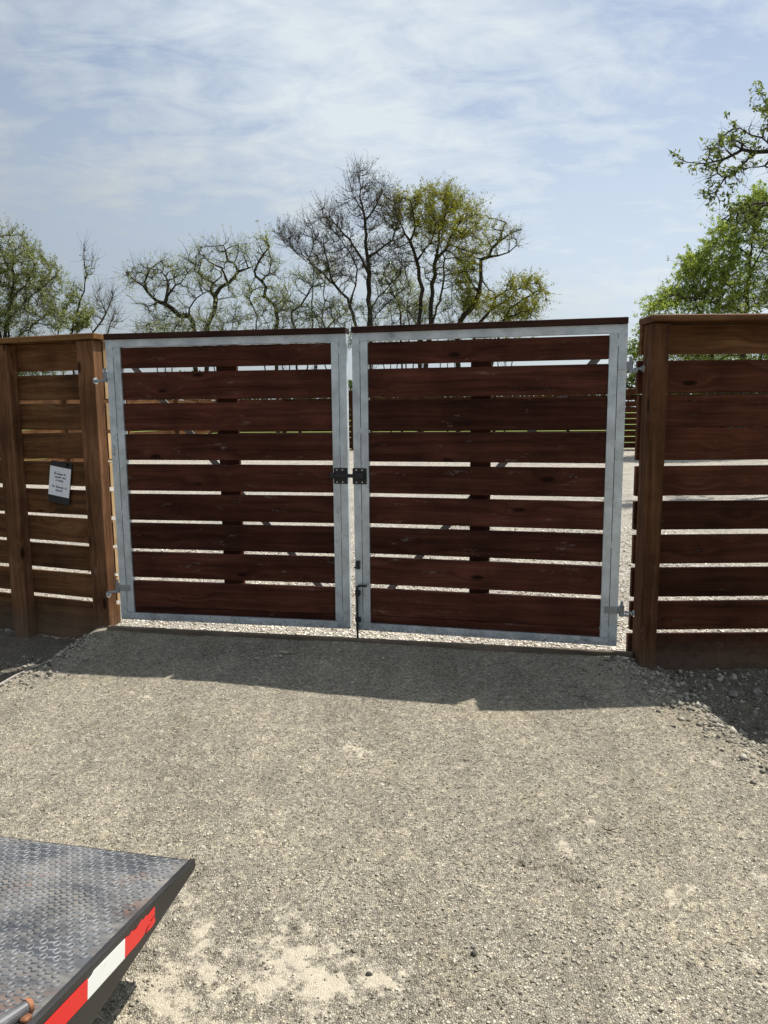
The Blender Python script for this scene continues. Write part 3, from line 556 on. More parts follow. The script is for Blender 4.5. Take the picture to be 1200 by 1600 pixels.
bays = [(0.0, 0.832), (0.838, 3.02), (3.026, 5.27), (5.276, 7.57), (7.576, 9.87), (9.876, 11.95)]
rg = random.Random(4)
for bi, (a, b_) in enumerate(bays):
    for zi, (zt_, zb_) in enumerate(zl):
        me = boxmesh('slat', (b_ - a, 0.036, zt_ - zb_), M['fence_brown'], 0.003)
        x_off = rg.uniform(0, 0.006) if bi == 0 else 0
        tl_ = R(rg.uniform(-0.35, 0.35)) if bi == 0 else R(rg.uniform(-0.15, 0.15))
        if bi == 0 and zi == 3: tl_ = R(0.9)
        link('slat', me, lf, ((a + b_) / 2 + x_off, -SGN * 0.018 + rg.uniform(-0.002, 0.002), (zt_ + zb_) / 2), (R(rg.uniform(-0.5, 0.5)), tl_, 0))
for (a, b_) in POSTS_L:
    lbox(lf, 'post', a, b_, SGN * 0.003, SGN * 0.092, -0.4, zs(ZT, KL) - 0.007, M['post_brown'], 0.005)
segs = [(-0.03, 2.94), (2.946, 7.56), (7.566, 12.1)]
for a, b_ in segs: lbox(lf, 'cap_board', a, b_, -SGN * 0.055, SGN * 0.112, zs(ZT, KL) - 0.003, zs(ZT, KL) + 0.035, M['cap_brown'], 0.004)
# cut ends of the boards at the gate post, unstained
for (zt_, zb_) in zl[:-1]:
    lbox(lf, 'board_end', -0.004, -0.001, -SGN * 0.034, -SGN * 0.002, zb_ + 0.003, zt_ - 0.003, M['cut_end'], 0.0)

# near right fence, parallel to the picture
rf = empty('slatted_fence', (1.462 * KR, 4.27 * KR, 0), 0, 'dark red brown slatted wood fence right of the gate', 'fence')
zr = [(-0.0, -0.172), (-0.207, -0.389), (-0.402, -0.582), (-0.593, -0.777), (-0.81, -0.983), (-1.016, -1.184), (-1.217, -1.388), (-1.416, -1.59), (-1.618, -1.79), (-1.82, -2.12)]
zr = [(zs(ZT + a, KR), zs(ZT + b, KR)) for a, b in zr]; zr[0] = (zs(ZT, KR) - 0.010, zr[0][1])
for bi, (a, b_) in enumerate([(0.0, 2.40), (2.406, 4.84), (4.846, 7.3), (7.306, 9.7), (9.706, 12.1)]):
    for zi, (zt_, zb_) in enumerate(zr):
        me = boxmesh('slat', (b_ - a, 0.036, zt_ - zb_), M['fence_brown'] if (zi == 0 or (zi * 7 + bi) % 11 == 4) else M['fence_red'], 0.003)
        link('slat', me, rf, ((a + b_) / 2 + (rg.uniform(-0.008, 0.008) if bi == 0 else 0), 0.018 + rg.uniform(-0.002, 0.002), (zt_ + zb_) / 2), (R(rg.uniform(-0.5, 0.5)), R(rg.uniform(-0.1, 0.1)), 0))
for a in (0.018, 2.35, 4.79, 7.25, 9.65, 12.0):
    lbox(rf, 'post', a, a + 0.1, -0.145, -0.003, -0.4, zs(ZT, KR) - 0.011, M['post_dark'], 0.005)
for a, b_ in ((0.006, 3.62), (3.626, 8.0), (8.006, 12.15)): lbox(rf, 'cap_board', a, b_, -0.172, 0.055, zs(ZT, KR) - 0.007, zs(ZT, KR) + 0.031, M['fence_brown'], 0.006)

# ------------------------------------------------------------------ gates
def gate(loc, rz, Wd, label, slats, batten, brace, hinge_side, mat_name='gate_wood'):
    g = empty('gate', loc, rz, label, 'gate', 'pair of steel framed gate leaves')
    T = 0.048; H = 1.9
    fr = M['steel']
    # mitred outer frame
    for side in (0, 1):
        x0 = 0 if side == 0 else Wd; s = 1 if side == 0 else -1
        pts = [(x0, 0, 0), (x0, 0, H), (x0 + s * T, 0, H - T), (x0 + s * T, 0, T)]
        MB().poly_prism(pts, (0, T, 0)).build('frame_tube', fr, g)
        MB().box((x0 + s * (T * 1.5 + 0.003), T / 2, H / 2), (T, T, H - 2 * T), bev=0.003, seg=2).build('frame_tube', fr, g)
        # dark joint between the tubes and weld beads that bridge it
        MB().box((x0 + s * (T + 0.0015), T / 2 + 0.003, H / 2), (0.003, T - 0.006, H - 2 * T - 0.1)).build('joint', M['slit'], g)
        w = MB()
        for zc in ((0.10, 0.62, 1.22, 1.80) if side else (0.09, 0.75, 1.30, 1.81)):
            w.box((x0 + s * (T + 0.0015), 0.0015, zc), (0.007, 0.005, 0.03 + 0.02 * ((zc * 7) % 1)), bev=0.002)
        w.build('weld_bead', fr, g)
    for z0, zi in ((0, T), (H, H - T)):
        MB().poly_prism([(0.001, 0, z0), (Wd - 0.001, 0, z0), (Wd - T, 0, zi), (T, 0, zi)], (0, T, 0)).build('frame_tube', fr, g)
    a, b_ = 2 * T + 0.003, Wd - 2 * T - 0.003
    rg = random.Random(int(Wd * 1e4))
    for (t0, t1) in slats:
        me = boxmesh('slat', (b_ - a - 0.003, 0.034, t1 - t0 - 0.001), M[mat_name], 0.0025)
        link('slat', me, g, ((a + b_) / 2, 0.030 + rg.uniform(-0.002, 0.001), H - (t0 + t1) / 2), (R(rg.uniform(-0.25, 0.25)), R(rg.uniform(-0.07, 0.07)), 0))
    MB().box(((batten[0] + batten[1]) / 2, 0.068, H / 2), (batten[1] - batten[0], 0.034, H - 2 * T - 0.01), bev=0.003).build('batten', M[mat_name], g)
    p, q = Vector((brace[0], 0.092, brace[1])), Vector((brace[2], 0.092, brace[3])); d = q - p
    MB().box((p + q) / 2, (d.length, 0.006, 0.043), rot=Matrix.Rotation(-math.atan2(d.z, d.x), 3, 'Y')).build('brace', M['strap'], g)
    MB().box((Wd / 2, 0.036, H + 0.020), (Wd, 0.115, 0.036), bev=0.003).build('cap_board', M['cap_gate'], g)
    # hinges
    s = -1 if hinge_side == 'L' else 1; xe = 0 if hinge_side == 'L' else Wd
    for zc, ln in ((1.665, 0.047), (0.225, 0.078)):
        h = empty('hinge', (xe, 0, zc), 0); h.parent = g
        MB().box((-s * ln / 2, -0.0035, 0), (ln, 0.006, 0.042), bev=0.002).build('strap', M['hinge'] if ln > 0.06 else M['steel'], h)
        MB().box((s * 0.008, 0.010, 0), (0.016, 0.030, 0.040), bev=0.003).cyl((s * 0.022, 0.010, -0.024), (s * 0.022, 0.010, 0.026), 0.0135, 14).build('barrel', M['hinge'], h)
        MB().cyl((s * 0.022, 0.010, -0.030), (s * 0.022, 0.010, 0.052), 0.0085, 10).cyl((s * 0.022, 0.010, -0.030), (s * 0.060 if s > 0 else s * 0.075, -0.002 if s > 0 else -0.05, -0.030), 0.008, 10).cyl((s * 0.022, 0.010, -0.040), (s * 0.022, 0.010, -0.020), 0.015, 12).build('pin_bolt', M['strap'], h)
    return g
GLs = [(0.052, 0.186), (0.213, 0.394), (0.416, 0.598), (0.619, 0.794), (0.822, 1.001), (1.023, 1.201), (1.223, 1.401), (1.424, 1.601), (1.627, 1.806), (1.809, 1.850)]
GRs = [(0.058, 0.193), (0.219, 0.396), (0.411, 0.599), (0.614, 0.797), (0.823, 0.998), (1.023, 1.194), (1.219, 1.390), (1.415, 1.593), (1.621, 1.797), (1.800, 1.850)]
gl = gate((-1.8345, 4.9778, 0.0742), math.atan2(4.69607 - 4.9778, -0.22796 + 1.83453), 1.631, 'left gate leaf, steel frame with wide dark red boards', GLs, (0.745, 0.885), (0.085, 1.80, 1.50, 0.145), 'L')
gr = gate((-0.19122, 4.6787, 0.0742), math.atan2(4.29487 - 4.6787, 1.3992 + 0.19122), 1.636, 'right gate leaf, steel frame with drop rod at its left edge', GRs, (0.735, 0.860), (1.545, 1.80, 0.13, 0.165), 'R')
# sliding bolt across the two leaves
lt = empty('latch', (0, 0, 0)); lt.parent = gl
MB().box((1.584, -0.004, 1.011), (0.090, 0.006, 0.102), bev=0.001).build('latch_plate', M['black'], lt)
MB().box((1.62, -0.016, 1.013), (0.215, 0.016, 0.024), bev=0.004, seg=2).box((1.53, -0.018, 1.013), (0.030, 0.030, 0.036), bev=0.006).build('slide_bolt', M['black'], lt)
w = MB(); [w.cyl((x, -0.0072, z), (x, -0.0092, z), 0.0045, 10) for x in (1.560, 1.597) for z in (0.972, 1.050)]; w.build('screw', M['zinc'], lt)
lt2 = empty('keeper', (0, 0, 0)); lt2.parent = gr
MB().box((0.040, -0.004, 1.011), (0.092, 0.006, 0.102), bev=0.001).box((0.045, -0.018, 1.013), (0.055, 0.026, 0.042), bev=0.008, seg=2).build('latch_plate', M['black'], lt2)
w = MB(); [w.cyl((x, -0.0072, z), (x, -0.0092, z), 0.0045, 10) for x in (0.020, 0.058) for z in (0.972, 1.050)]; w.build('screw', M['zinc'], lt2)
dr = empty('drop_rod', (0, 0, 0)); dr.parent = gr
MB().cyl((0.018, -0.022, -0.075), (0.018, -0.022, 0.290), 0.0075, 12).cyl((0.018, -0.022, 0.290), (0.030, -0.024, 0.302), 0.0075, 10).cyl((0.028, -0.024, 0.303), (0.085, -0.030, 0.303), 0.0075, 12).build('rod', M['black'], dr, smooth=False)
MB().box((0.020, -0.012, 0.252), (0.034, 0.022, 0.035), bev=0.003).cyl((0.024, -0.026, 0.235), (0.024, -0.026, 0.265), 0.012, 12).build('bracket', M['black'], dr)
MB().box((0.020, -0.012, 0.075), (0.034, 0.022, 0.030), bev=0.003).cyl((0.030, -0.020, 0.06), (0.030, -0.020, 0.085), 0.012, 10).build('bracket', M['black'], dr)
MB().box((0.022, -0.006, 0.436), (0.026, 0.012, 0.055), bev=0.002).cyl((0.000, -0.012, 0.420), (0.036, -0.012, 0.420), 0.006, 8).build('rod_keeper', M['black'], gr)

# hinge washers on the posts
for (x, y, z, lb) in ((-1.873 * KL, 4.868 * KL, 1.71, 'zinc hinge bolt and washer, the upper one on the left gate post'), (-1.873 * KL, 4.868 * KL, 0.24, 'zinc hinge bolt and washer, the lower one on the left gate post')):
    nrm = Vector((-LD[0], -LD[1], 0)); p = Vector((x, y, z)); o = empty('hinge_bolt', p, 0, lb, 'bolt')
    MB().cyl((0, 0, 0), nrm * 0.005, 0.022, 18).build('washer', M['zinc'], o); MB().cyl((0, 0, 0), nrm * 0.017, 0.013, 6).build('nut', M['hinge'], o)
for z, lb in ((1.727, 'steel hinge bolt, the upper one on the right gate post'), (0.262, 'steel hinge bolt, the lower one on the right gate post')):
    o = empty('hinge_bolt', (1.479 * KR, 4.24 * KR, z), 0, lb, 'bolt'); MB().cyl((0, 0, 0), (-0.005, 0, 0), 0.021, 18).build('washer', M['zinc'], o); MB().cyl((0, 0, 0), (-0.018, 0, 0), 0.013, 6).cyl((0, 0, 0), (-0.045, 0.04, 0), 0.0075, 8).build('nut', M['strap'], o)

# threshold board under the gates
pa, pb = Vector((-1.93, 4.975, 0.012)), Vector((1.51, 4.325, 0.012)); d = pb - pa
o = MB().box((0, 0, 0), (d.length, 0.035, 0.048), bev=0.004).build('threshold_board', M['sill_wood'], None, (pa + pb) / 2 - Vector((0, 0, 0.010)), (0, 0, math.atan2(d.y, d.x)))
tag(o, 'weathered wooden board lying on edge in the ground under the gates', 'threshold')

# ------------------------------------------------------------------ sign
sg_o = LP + LD * 0.432 + LN * 0.012
sg = empty('clipboard_sign', (sg_o[0], sg_o[1], CAMZ - 0.490), ang + (math.pi if SGN > 0 else 0), 'black clipboard with a white printed notice hanging on the left fence', 'sign')
tiltm = -R(8)
MB().box((0, 0, 0.0), (0.192, 0.005, 0.300), bev=0.002).build('board', M['clip'], sg, (0.000, -0.004, -0.006), (R(-2.5), tiltm * -1, 0))
pp = MB().box((0, 0, 0), (0.189, 0.0012, 0.208)).build('paper', M['paper'], sg, (0.0, -0.0095, 0.002), (R(-2.5), tiltm * -1, 0))
MB().box((0, 0, 0), (0.10, 0.010, 0.022), bev=0.003).build('clip', M['black'], sg, (0.026, -0.011, 0.126), (R(-2.5), tiltm * -1, 0))
def text(s, x, z, size, mat, parent):
    cu = bpy.data.curves.new('lettering', 'FONT'); cu.body = s; cu.size = size; cu.align_x = 'CENTER'; cu.align_y = 'CENTER'; cu.extrude = 0.0001; cu.offset = 0.0006
    cu.materials.append(mat); q = bpy.data.objects.new('q', cu); SC.collection.objects.link(q); me = bpy.data.meshes.new_from_object(q); bpy.data.objects.remove(q); me.name = 'lettering'
    o = bpy.data.objects.new('lettering', me); SC.collection.objects.link(o); o.parent = parent
    o.location = (x, -0.0011, z); o.rotation_euler = (R(90), 0, 0); return o
for s, z in (('El campo de', 0.055), ('estudio está', 0.031), ('cerrado.', 0.008), ('The Entrance is', -0.040), ('closed!', -0.064)): text(s, 0.0, z, 0.0215, M['ink'], pp)
ol = MB()
for x0, z0, x1, z1 in ((-0.03, -0.005, -0.03, -0.026), (-0.03, -0.026, 0.0, -0.026), (0.0, -0.005, 0.0, -0.026), (0.03, -0.008, 0.03, -0.05), (-0.045, 0.07, 0.045, 0.07), (0.045, 0.07, 0.06, 0.04), (-0.045, 0.07, -0.06, 0.045)):
    a = Vector((x0, -0.001, z0)); b_ = Vector((x1, -0.001, z1)); dd = b_ - a
    ol.box((a + b_) / 2, (dd.length, 0.0003, 0.0014), rot=Matrix.Rotation(-math.atan2(dd.z, dd.x), 3, 'Y'))
ol.build('line_drawing', M['ink_pale'], pp)

# ------------------------------------------------------------------ far enclosure
def far_fence(P0, P1, zg0, zg1, H, label, nb, seed, mat):
    P0 = Vector(P0); P1 = Vector(P1); dd = P1 - P0; Lf = dd.length; a = math.atan2(dd.y, dd.x)
    f = empty('slatted_fence', (P0.x, P0.y, zg0), a, label, 'fence', 'fences enclosing the lot'); sl_ = (zg1 - zg0) / Lf; rg = random.Random(seed)
    bl = Lf / nb; pit = (H - 0.03) / 10
    for i in range(nb):
        zc = sl_ * (i + 0.5) * bl
        for k in range(10):
            me = boxmesh('slat', (bl - 0.006, 0.036, pit - 0.024), mat, 0.0)
            link('slat', me, f, ((i + 0.5) * bl, rg.uniform(-0.003, 0.003), zc + 0.02 + pit * (k + 0.5) + rg.uniform(-0.006, 0.006)), (0, -math.atan(sl_) + R(rg.uniform(-0.06, 0.06)), 0))
        me = boxmesh('cap_board', (bl - 0.002, 0.15, 0.038), mat, 0.0)
        link('cap_board', me, f, ((i + 0.5) * bl, 0, zc + H + 0.02), (0, -math.atan(sl_), 0))
    for i in range(nb + 1):
        me = boxmesh('post', (0.1, 0.09, H + 0.4), mat, 0.0)
        link('post', me, f, (i * bl, -0.066, sl_ * i * bl + (H - 0.4) / 2), (0, 0, 0))
    return f
far_fence((-5.95, 26.9, 0), (16.0, 23.6, 0), 0.13, 0.16, 2.0, 'dark slatted fence closing the far side of the lot, seen between the gates', 9, 1, M['fence_red'])
far_fence((-13.2, 9.35, 0), (-5.96, 26.85, 0), 0.02, 0.13, 1.98, 'sunlit slatted fence along the left side of the lot, seen past the left post', 8, 2, M['fence_brown'])
far_fence((16.0, 4.4, 0), (16.02, 23.5, 0), 0.0, 0.16, 1.98, 'slatted fence along the right side of the lot behind the right fence', 8, 3, M['fence_red'])

# ------------------------------------------------------------------ trees
def edges_to_prisms(A, B, ra, rb, n):
    """prisms along edges A->B"""
    A = np.asarray(A); B = np.asarray(B); D = B - A; Ld = np.linalg.norm(D, axis=1); Ld[Ld == 0] = 1; D = D / Ld[:, None]
    up = np.where(np.abs(D[:, 2:3]) > 0.9, np.array([[1.0, 0, 0]]), np.array([[0, 0, 1.0]])); U = np.cross(D, up); U /= np.linalg.norm(U, axis=1)[:, None]; Vv = np.cross(D, U)
    th = np.arange(n) * 2 * np.pi / n; c, s = np.cos(th), np.sin(th)
    ring = U[:, None, :] * c[None, :, None] + Vv[:, None, :] * s[None, :, None]
    A2 = A - D * (np.asarray(ra) * 0.3)[:, None]; B2 = B + D * (np.asarray(rb) * 0.3)[:, None]
    VA = A2[:, None] + ring * np.asarray(ra)[:, None, None]; VB = B2[:, None] + ring * np.asarray(rb)[:, None, None]
    V = np.concatenate([VA, VB], 1).reshape(-1, 3); m = len(A); base = (np.arange(m) * 2 * n)[:, None]
    i = np.arange(n); j = (i + 1) % n
    F = np.stack([base + i, base + j, base + n + j, base + n + i], -1).reshape(-1, 4)
    return V, F
def grow(limbs, attr, step, rg, infl, kill, iters=90, jit=0.25, up=0.08):
    jit *= 0.45
    pos = []; par = []
    for li, pl in enumerate(limbs):
        pl = np.array(pl)
        start = None
        if pos:
            dd = np.linalg.norm(np.array(pos) - pl[0], axis=1); j = int(dd.argmin()); start = j if (dd[j] < 1.2 * step + 0.6 or pl[0][2] > 1.0) else None
        prev = -1 if start is None else start
        if start is None: pos.append(pl[0]); par.append(-1); prev = len(pos) - 1
        for a, b in zip(pl[:-1], pl[1:]):
            n = max(1, int(np.linalg.norm(b - a) / step))
            for k in range(1, n + 1):
                q = a + (b - a) * k / n + rg.normal(0, 0.05 * step * 2, 3); pos.append(q); par.append(prev); prev = len(pos) - 1
    nlimb = len(pos)
    pos = list(np.array(pos)); A = attr.copy(); near = np.full(len(A), -1); nd = np.full(len(A), 1e9); done = 0
    for it in range(iters):
        P = np.array(pos[done:]);
        if len(P) == 0: break
        for s in range(0, len(P), 400):
            dm = np.linalg.norm(A[:, None] - P[None, s:s + 400], axis=2); j = dm.argmin(1); m = dm[np.arange(len(A)), j]; b = m < nd; nd[b] = m[b]; near[b] = j[b] + done + s
        done = len(pos); keep = nd > kill; A = A[keep]; nd = nd[keep]; near = near[keep]
        if len(A) == 0: break
        act = nd < infl
        if not act.any(): act = nd < nd.min() * 1.2
        src = near[act]; dirs = A[act] - np.array(pos)[src]; dirs /= np.linalg.norm(dirs, axis=1)[:, None]
        u, inv = np.unique(src, return_inverse=True); acc = np.zeros((len(u), 3)); np.add.at(acc, inv, dirs)
        acc += rg.normal(0, jit, acc.shape); acc[:, 2] += up; acc /= np.linalg.norm(acc, axis=1)[:, None]
        PP = np.array(pos)[u] + acc * step * rg.uniform(0.8, 1.2, (len(u), 1))
        for k in range(len(u)): pos.append(PP[k]); par.append(int(u[k]))
    return np.array(pos), np.array(par), nlimb
def tree(name, cat, label, D, limbs, crowns, natt, r0, bark_m, leaf=None, nleaf=0, lsize=0.07, ntwig=3, twig_len=0.5, twig_r=0.008, step=0.3, group=None, seed=0, depth=0.8,
         leafzone=None, up=0.08, clump=0, jit=0.25, wig=0.16, ground=0.1, kill=1.5, infl=7.0):
    rg = np.random.default_rng(seed + 100); natt = int(natt * 1.7); ntwig += 2; nleaf = int(nleaf * 1.35); lsize *= 0.80; step *= 0.9; twig_len *= 1.25; wig *= 0.7; twig_r *= 0.8
    root_px = limbs[0][0]; b0 = at(root_px[0], root_px[1], D); base = np.array([b0[0], D, ground])
    LM = []
    for li, pl in enumerate(limbs):
        ph_ = rg.uniform(-1, 1) * depth
        P = [at(u, v, D + (0 if li == 0 else ph_ * k / max(1, len(pl) - 1) * 1.6)) for k, (u, v) in enumerate(pl)]
        if li == 0 or (pl[0][1] > 495 and li and abs(P[0][2] - base[2]) > 0.5): P = [base.copy()] + P
        LM.append(P)
    A = []; w = np.array([c[2] * c[3] * (c[4] if len(c) > 4 else 1) for c in crowns], float); w /= w.sum()
    for c, ww in zip(crowns, w):
        n = max(6, int(natt * ww)); q = rg.normal(size=(n, 3)); q /= np.linalg.norm(q, axis=1)[:, None]; q *= (rg.random((n, 1)) ** 0.42)
        rm = c[2] / FPX * D
        A += [at(c[0] + a[0] * c[2], c[1] + a[2] * c[3], D + a[1] * min(rm, 2.6)) for a in q]
    pos, par, nl = grow(LM, np.array(A), step, rg, infl * step, kill * step, up=up, jit=jit)
    n = len(pos); cnt = np.zeros(n); ch = np.zeros(n, int)
    for i in range(n - 1, -1, -1):
        if ch[i] == 0: cnt[i] += 1
        if par[i] >= 0: cnt[par[i]] += cnt[i]; ch[par[i]] += 1
    r0 = r0 * 0.46; rad = np.maximum(r0 * (cnt / cnt.max()) ** 0.52, 0.0085 * min(1, D / 30))
    e = np.where(par >= 0)[0]; ra = rad[par[e]]; rb = rad[e]; ra = np.minimum(ra, rb * 1.6 + 0.01)
    big = rb > 0.024
    t = empty(name, tuple(base), 0, label, cat, group); off = -base
    def put(nm, V, F, mat, kind=None):
        o = link(nm, np_mesh(nm, V + off, F, mat, smooth=True), t); 
        if kind: o['kind'] = kind
        return o
    V, F = edges_to_prisms(pos[par[e[big]]], pos[e[big]], ra[big], rb[big], 7); put('trunk', V, F, bark_m)
    Vs, Fs = [], []; nv = 0
    sm = ~big
    def addp(A_, B_, a_, b_, k):
        nonlocal nv
        V, F = edges_to_prisms(A_, B_, a_, b_, k); Vs.append(V); Fs.append(F + nv); nv += len(V)
    if sm.any(): addp(pos[par[e[sm]]], pos[e[sm]], ra[sm], rb[sm], 4)
    # fine twigs
    cand = np.where((rad < 0.022) & (par >= 0))[0]
    if len(cand) == 0: cand = e
    src = np.repeat(cand, ntwig); m = len(src)
    pd = pos[src] - pos[par[src]]; pd /= np.linalg.norm(pd, axis=1)[:, None] + 1e-9
    d = pd * 0.8 + rg.normal(0, 0.55, (m, 3)); d[:, 2] += up * 2; d /= np.linalg.norm(d, axis=1)[:, None]
    Lt = twig_len * rg.uniform(0.4, 1.1, m); P0 = pos[src] + (pos[par[src]] - pos[src]) * rg.random((m, 1)); TP = [P0]
    for k in range(3):
        d = d + rg.normal(0, wig, (m, 3)); d[:, 2] += up * 0.8; d /= np.linalg.norm(d, axis=1)[:, None]
        P1 = P0 + d * (Lt / 3)[:, None]; addp(P0, P1, np.full(m, twig_r * (1 - 0.25 * k)), np.full(m, twig_r * (0.75 - 0.25 * k) + 0.001), 3); P0 = P1; TP.append(P1)
    o = put('branches', np.concatenate(Vs), np.concatenate(Fs), bark_m, 'stuff')
    if leaf and nleaf:
        for (mat, cnt_, size_, zone) in [(leaf, nleaf, lsize, leafzone)] + []:
            TPc = np.concatenate([TP[q] + (TP[q + 1] - TP[q]) * rg.random((m, 1)) for q in (0, 1, 2, 2)]); 
            if zone is not None:
                cw = np.zeros(len(TPc))
                for (u, v, ru, rv, wt) in zone:
                    c0 = at(u, v, D); cw += wt * np.exp(-(((TPc[:, 0] - c0[0]) / (ru / FPX * D)) ** 2 + ((TPc[:, 2] - c0[2]) / (rv / FPX * D)) ** 2))
                cw += 0.02; cw /= cw.sum()
            else:
                c_ = fbm(TPc[:, 0] * 0.9 + 50, TPc[:, 2] * 0.9 + 50 + TPc[:, 1] * 0.5, 3, seed) ; cw = np.clip(c_ - 0.25, 0.05, 1); cw /= cw.sum()
            if clump:
                cc = TPc[rg.choice(len(TPc), cnt_ // clump, p=cw)]; C = np.repeat(cc, clump, 0) + rg.normal(0, size_ * 0.8, (len(cc) * clump, 3))
            else:
                C = TPc[rg.choice(len(TPc), cnt_, p=cw)] + rg.normal(0, 0.0014 * D, (cnt_, 3))
            k = len(C); a = rg.normal(size=(k, 3)); a /= np.linalg.norm(a, axis=1)[:, None]; b = np.cross(a, rg.normal(size=(k, 3))); b /= np.linalg.norm(b, axis=1)[:, None]
            s = size_ * rg.uniform(0.5, 1.2, (k, 1)); V = np.stack([C - a * s, C + b * s * 0.42, C + a * s, C - b * s * 0.42], 1).reshape(-1, 3)
            F = np.arange(k * 4).reshape(-1, 4); nm = 'crown'; me = np_mesh(nm, V + off, F, mat)
            tint = np.repeat(rg.random(k), 4); ca_ = me.color_attributes.new('tint', 'FLOAT_COLOR', 'POINT'); ca_.data.foreach_set('color', np.stack([tint, tint, tint, np.ones_like(tint)], 1).astype(np.float32).ravel())
            oo = link(nm, me, t); oo['kind'] = 'stuff'
    return t
GM = 'trees beyond the far fence'
tree('budding_tree', 'tree', 'gnarled leaning tree with a low limb reaching left, leftmost over the left gate', 36,
     [[(303, 517), (300, 503), (296, 495), (281, 494), (270, 483), (256, 475), (246, 472), (232, 456), (222, 446), (210, 438), (198, 427)],
      [(254, 474), (259, 463), (268, 453), (283, 441)], [(250, 475), (232, 477), (224, 476), (212, 474)], [(296, 495), (297, 480), (305, 465), (318, 458), (330, 452)], [(232, 456), (226, 443), (236, 420), (250, 408)], [(262, 460), (262, 440), (250, 420)]],
     [(238, 432, 50, 28), (215, 425, 28, 20), (285, 440, 38, 32), (262, 490, 42, 22, 0.7)], 420, 0.26, M['bark'], M['leaf_pale'], 2604, 0.055, ntwig=4, twig_len=0.8, twig_r=0.009, step=0.33, seed=1, group=GM, wig=0.25)
tree('budding_tree', 'tree', 'gnarled tree with S shaped trunk and round bare crown above the left gate', 35,
     [[(322, 517), (327, 503), (334, 488), (337, 470), (335, 463), (345, 450), (356, 443), (366, 436), (371, 422), (366, 411), (354, 407), (352, 392)],
      [(335, 463), (330, 455), (333, 443), (345, 433)], [(333, 443), (315, 432), (305, 420)], [(355, 444), (349, 430), (346, 420), (335, 412)], [(343, 472), (360, 466), (368, 464)], [(371, 422), (388, 418), (395, 417)]],
     [(330, 408, 45, 30), (358, 400, 34, 28), (376, 412, 26, 26), (340, 440, 40, 22), (380, 385, 14, 14)], 430, 0.24, M['bark'], M['leaf_pale'], 2604, 0.05, ntwig=4, twig_len=0.75, twig_r=0.009, step=0.32, seed=2, group=GM, wig=0.22)
tree('budding_tree', 'tree', 'slim crooked tree with twice bent trunk, left of the tall bare tree', 34,
     [[(431, 516), (434, 500), (428, 478), (415, 463), (414, 450), (410, 440), (400, 432), (398, 424), (404, 409), (412, 398), (422, 387)],
      [(401, 516), (401, 495), (394, 478), (390, 466), (393, 455), (408, 447)], [(410, 440), (420, 425), (425, 410)], [(434, 490), (445, 475), (450, 462)]],
     [(412, 400, 24, 34), (420, 430, 26, 32), (396, 455, 24, 28), (440, 470, 28, 28), (410, 370, 14, 14)], 380, 0.20, M['bark'], M['leaf_pale'], 2976, 0.055, ntwig=4, twig_len=0.6, twig_r=0.008, step=0.3, seed=3, group=GM)
tree('budding_tree', 'tree', 'small forked tree with a broken limb, just left of the gap between the gates', 34,
     [[(463, 516), (458, 500), (455, 488), (469, 477), (480, 463), (487, 449), (500, 445), (506, 440)],
      [(508, 514), (503, 497), (504, 480), (507, 462), (507, 440)], [(508, 514), (500, 500), (489, 487), (476, 475)], [(487, 514), (488, 470), (489, 425)], [(510, 514), (524, 500), (541, 488), (552, 475)]],
     [(480, 440, 30, 28), (500, 430, 28, 30), (470, 480, 26, 22), (530, 480, 25, 20)], 300, 0.17, M['bark'], M['leaf_pale'], 2232, 0.055, ntwig=4, twig_len=0.6, step=0.3, seed=4, group=GM)
tree('bare_tree', 'tree', 'tallest tree, bare with dark buds, standing above the gap between the gates', 33,
     [[(577, 512), (577, 470), (576, 430), (573, 390), (570, 345), (563, 305), (560, 270)],
      [(556, 512), (546, 478), (544, 466), (520, 443), (497, 420), (472, 400), (445, 380)], [(545, 468), (555, 445), (559, 420), (548, 395), (530, 372)],
      [(520, 443), (512, 410), (505, 380)], [(578, 485), (598, 455), (612, 443), (625, 428)], [(577, 405), (600, 385), (614, 374), (622, 350)], [(582, 505), (596, 482), (618, 465), (640, 447)],
      [(576, 425), (552, 385), (530, 355), (515, 340)], [(570, 350), (590, 315), (600, 288)], [(566, 330), (550, 300), (545, 280)]],
     [(566, 300, 34, 48), (520, 350, 50, 34), (480, 375, 48, 32), (450, 370, 22, 22), (595, 340, 44, 52), (600, 410, 50, 46), (530, 410, 50, 36), (562, 272, 20, 20)], 1250, 0.28, M['bark'], M['leaf_bud'], 15000, 0.04, ntwig=4, twig_len=0.75, twig_r=0.009, step=0.32, seed=5, group=GM, up=0.2, wig=0.12)
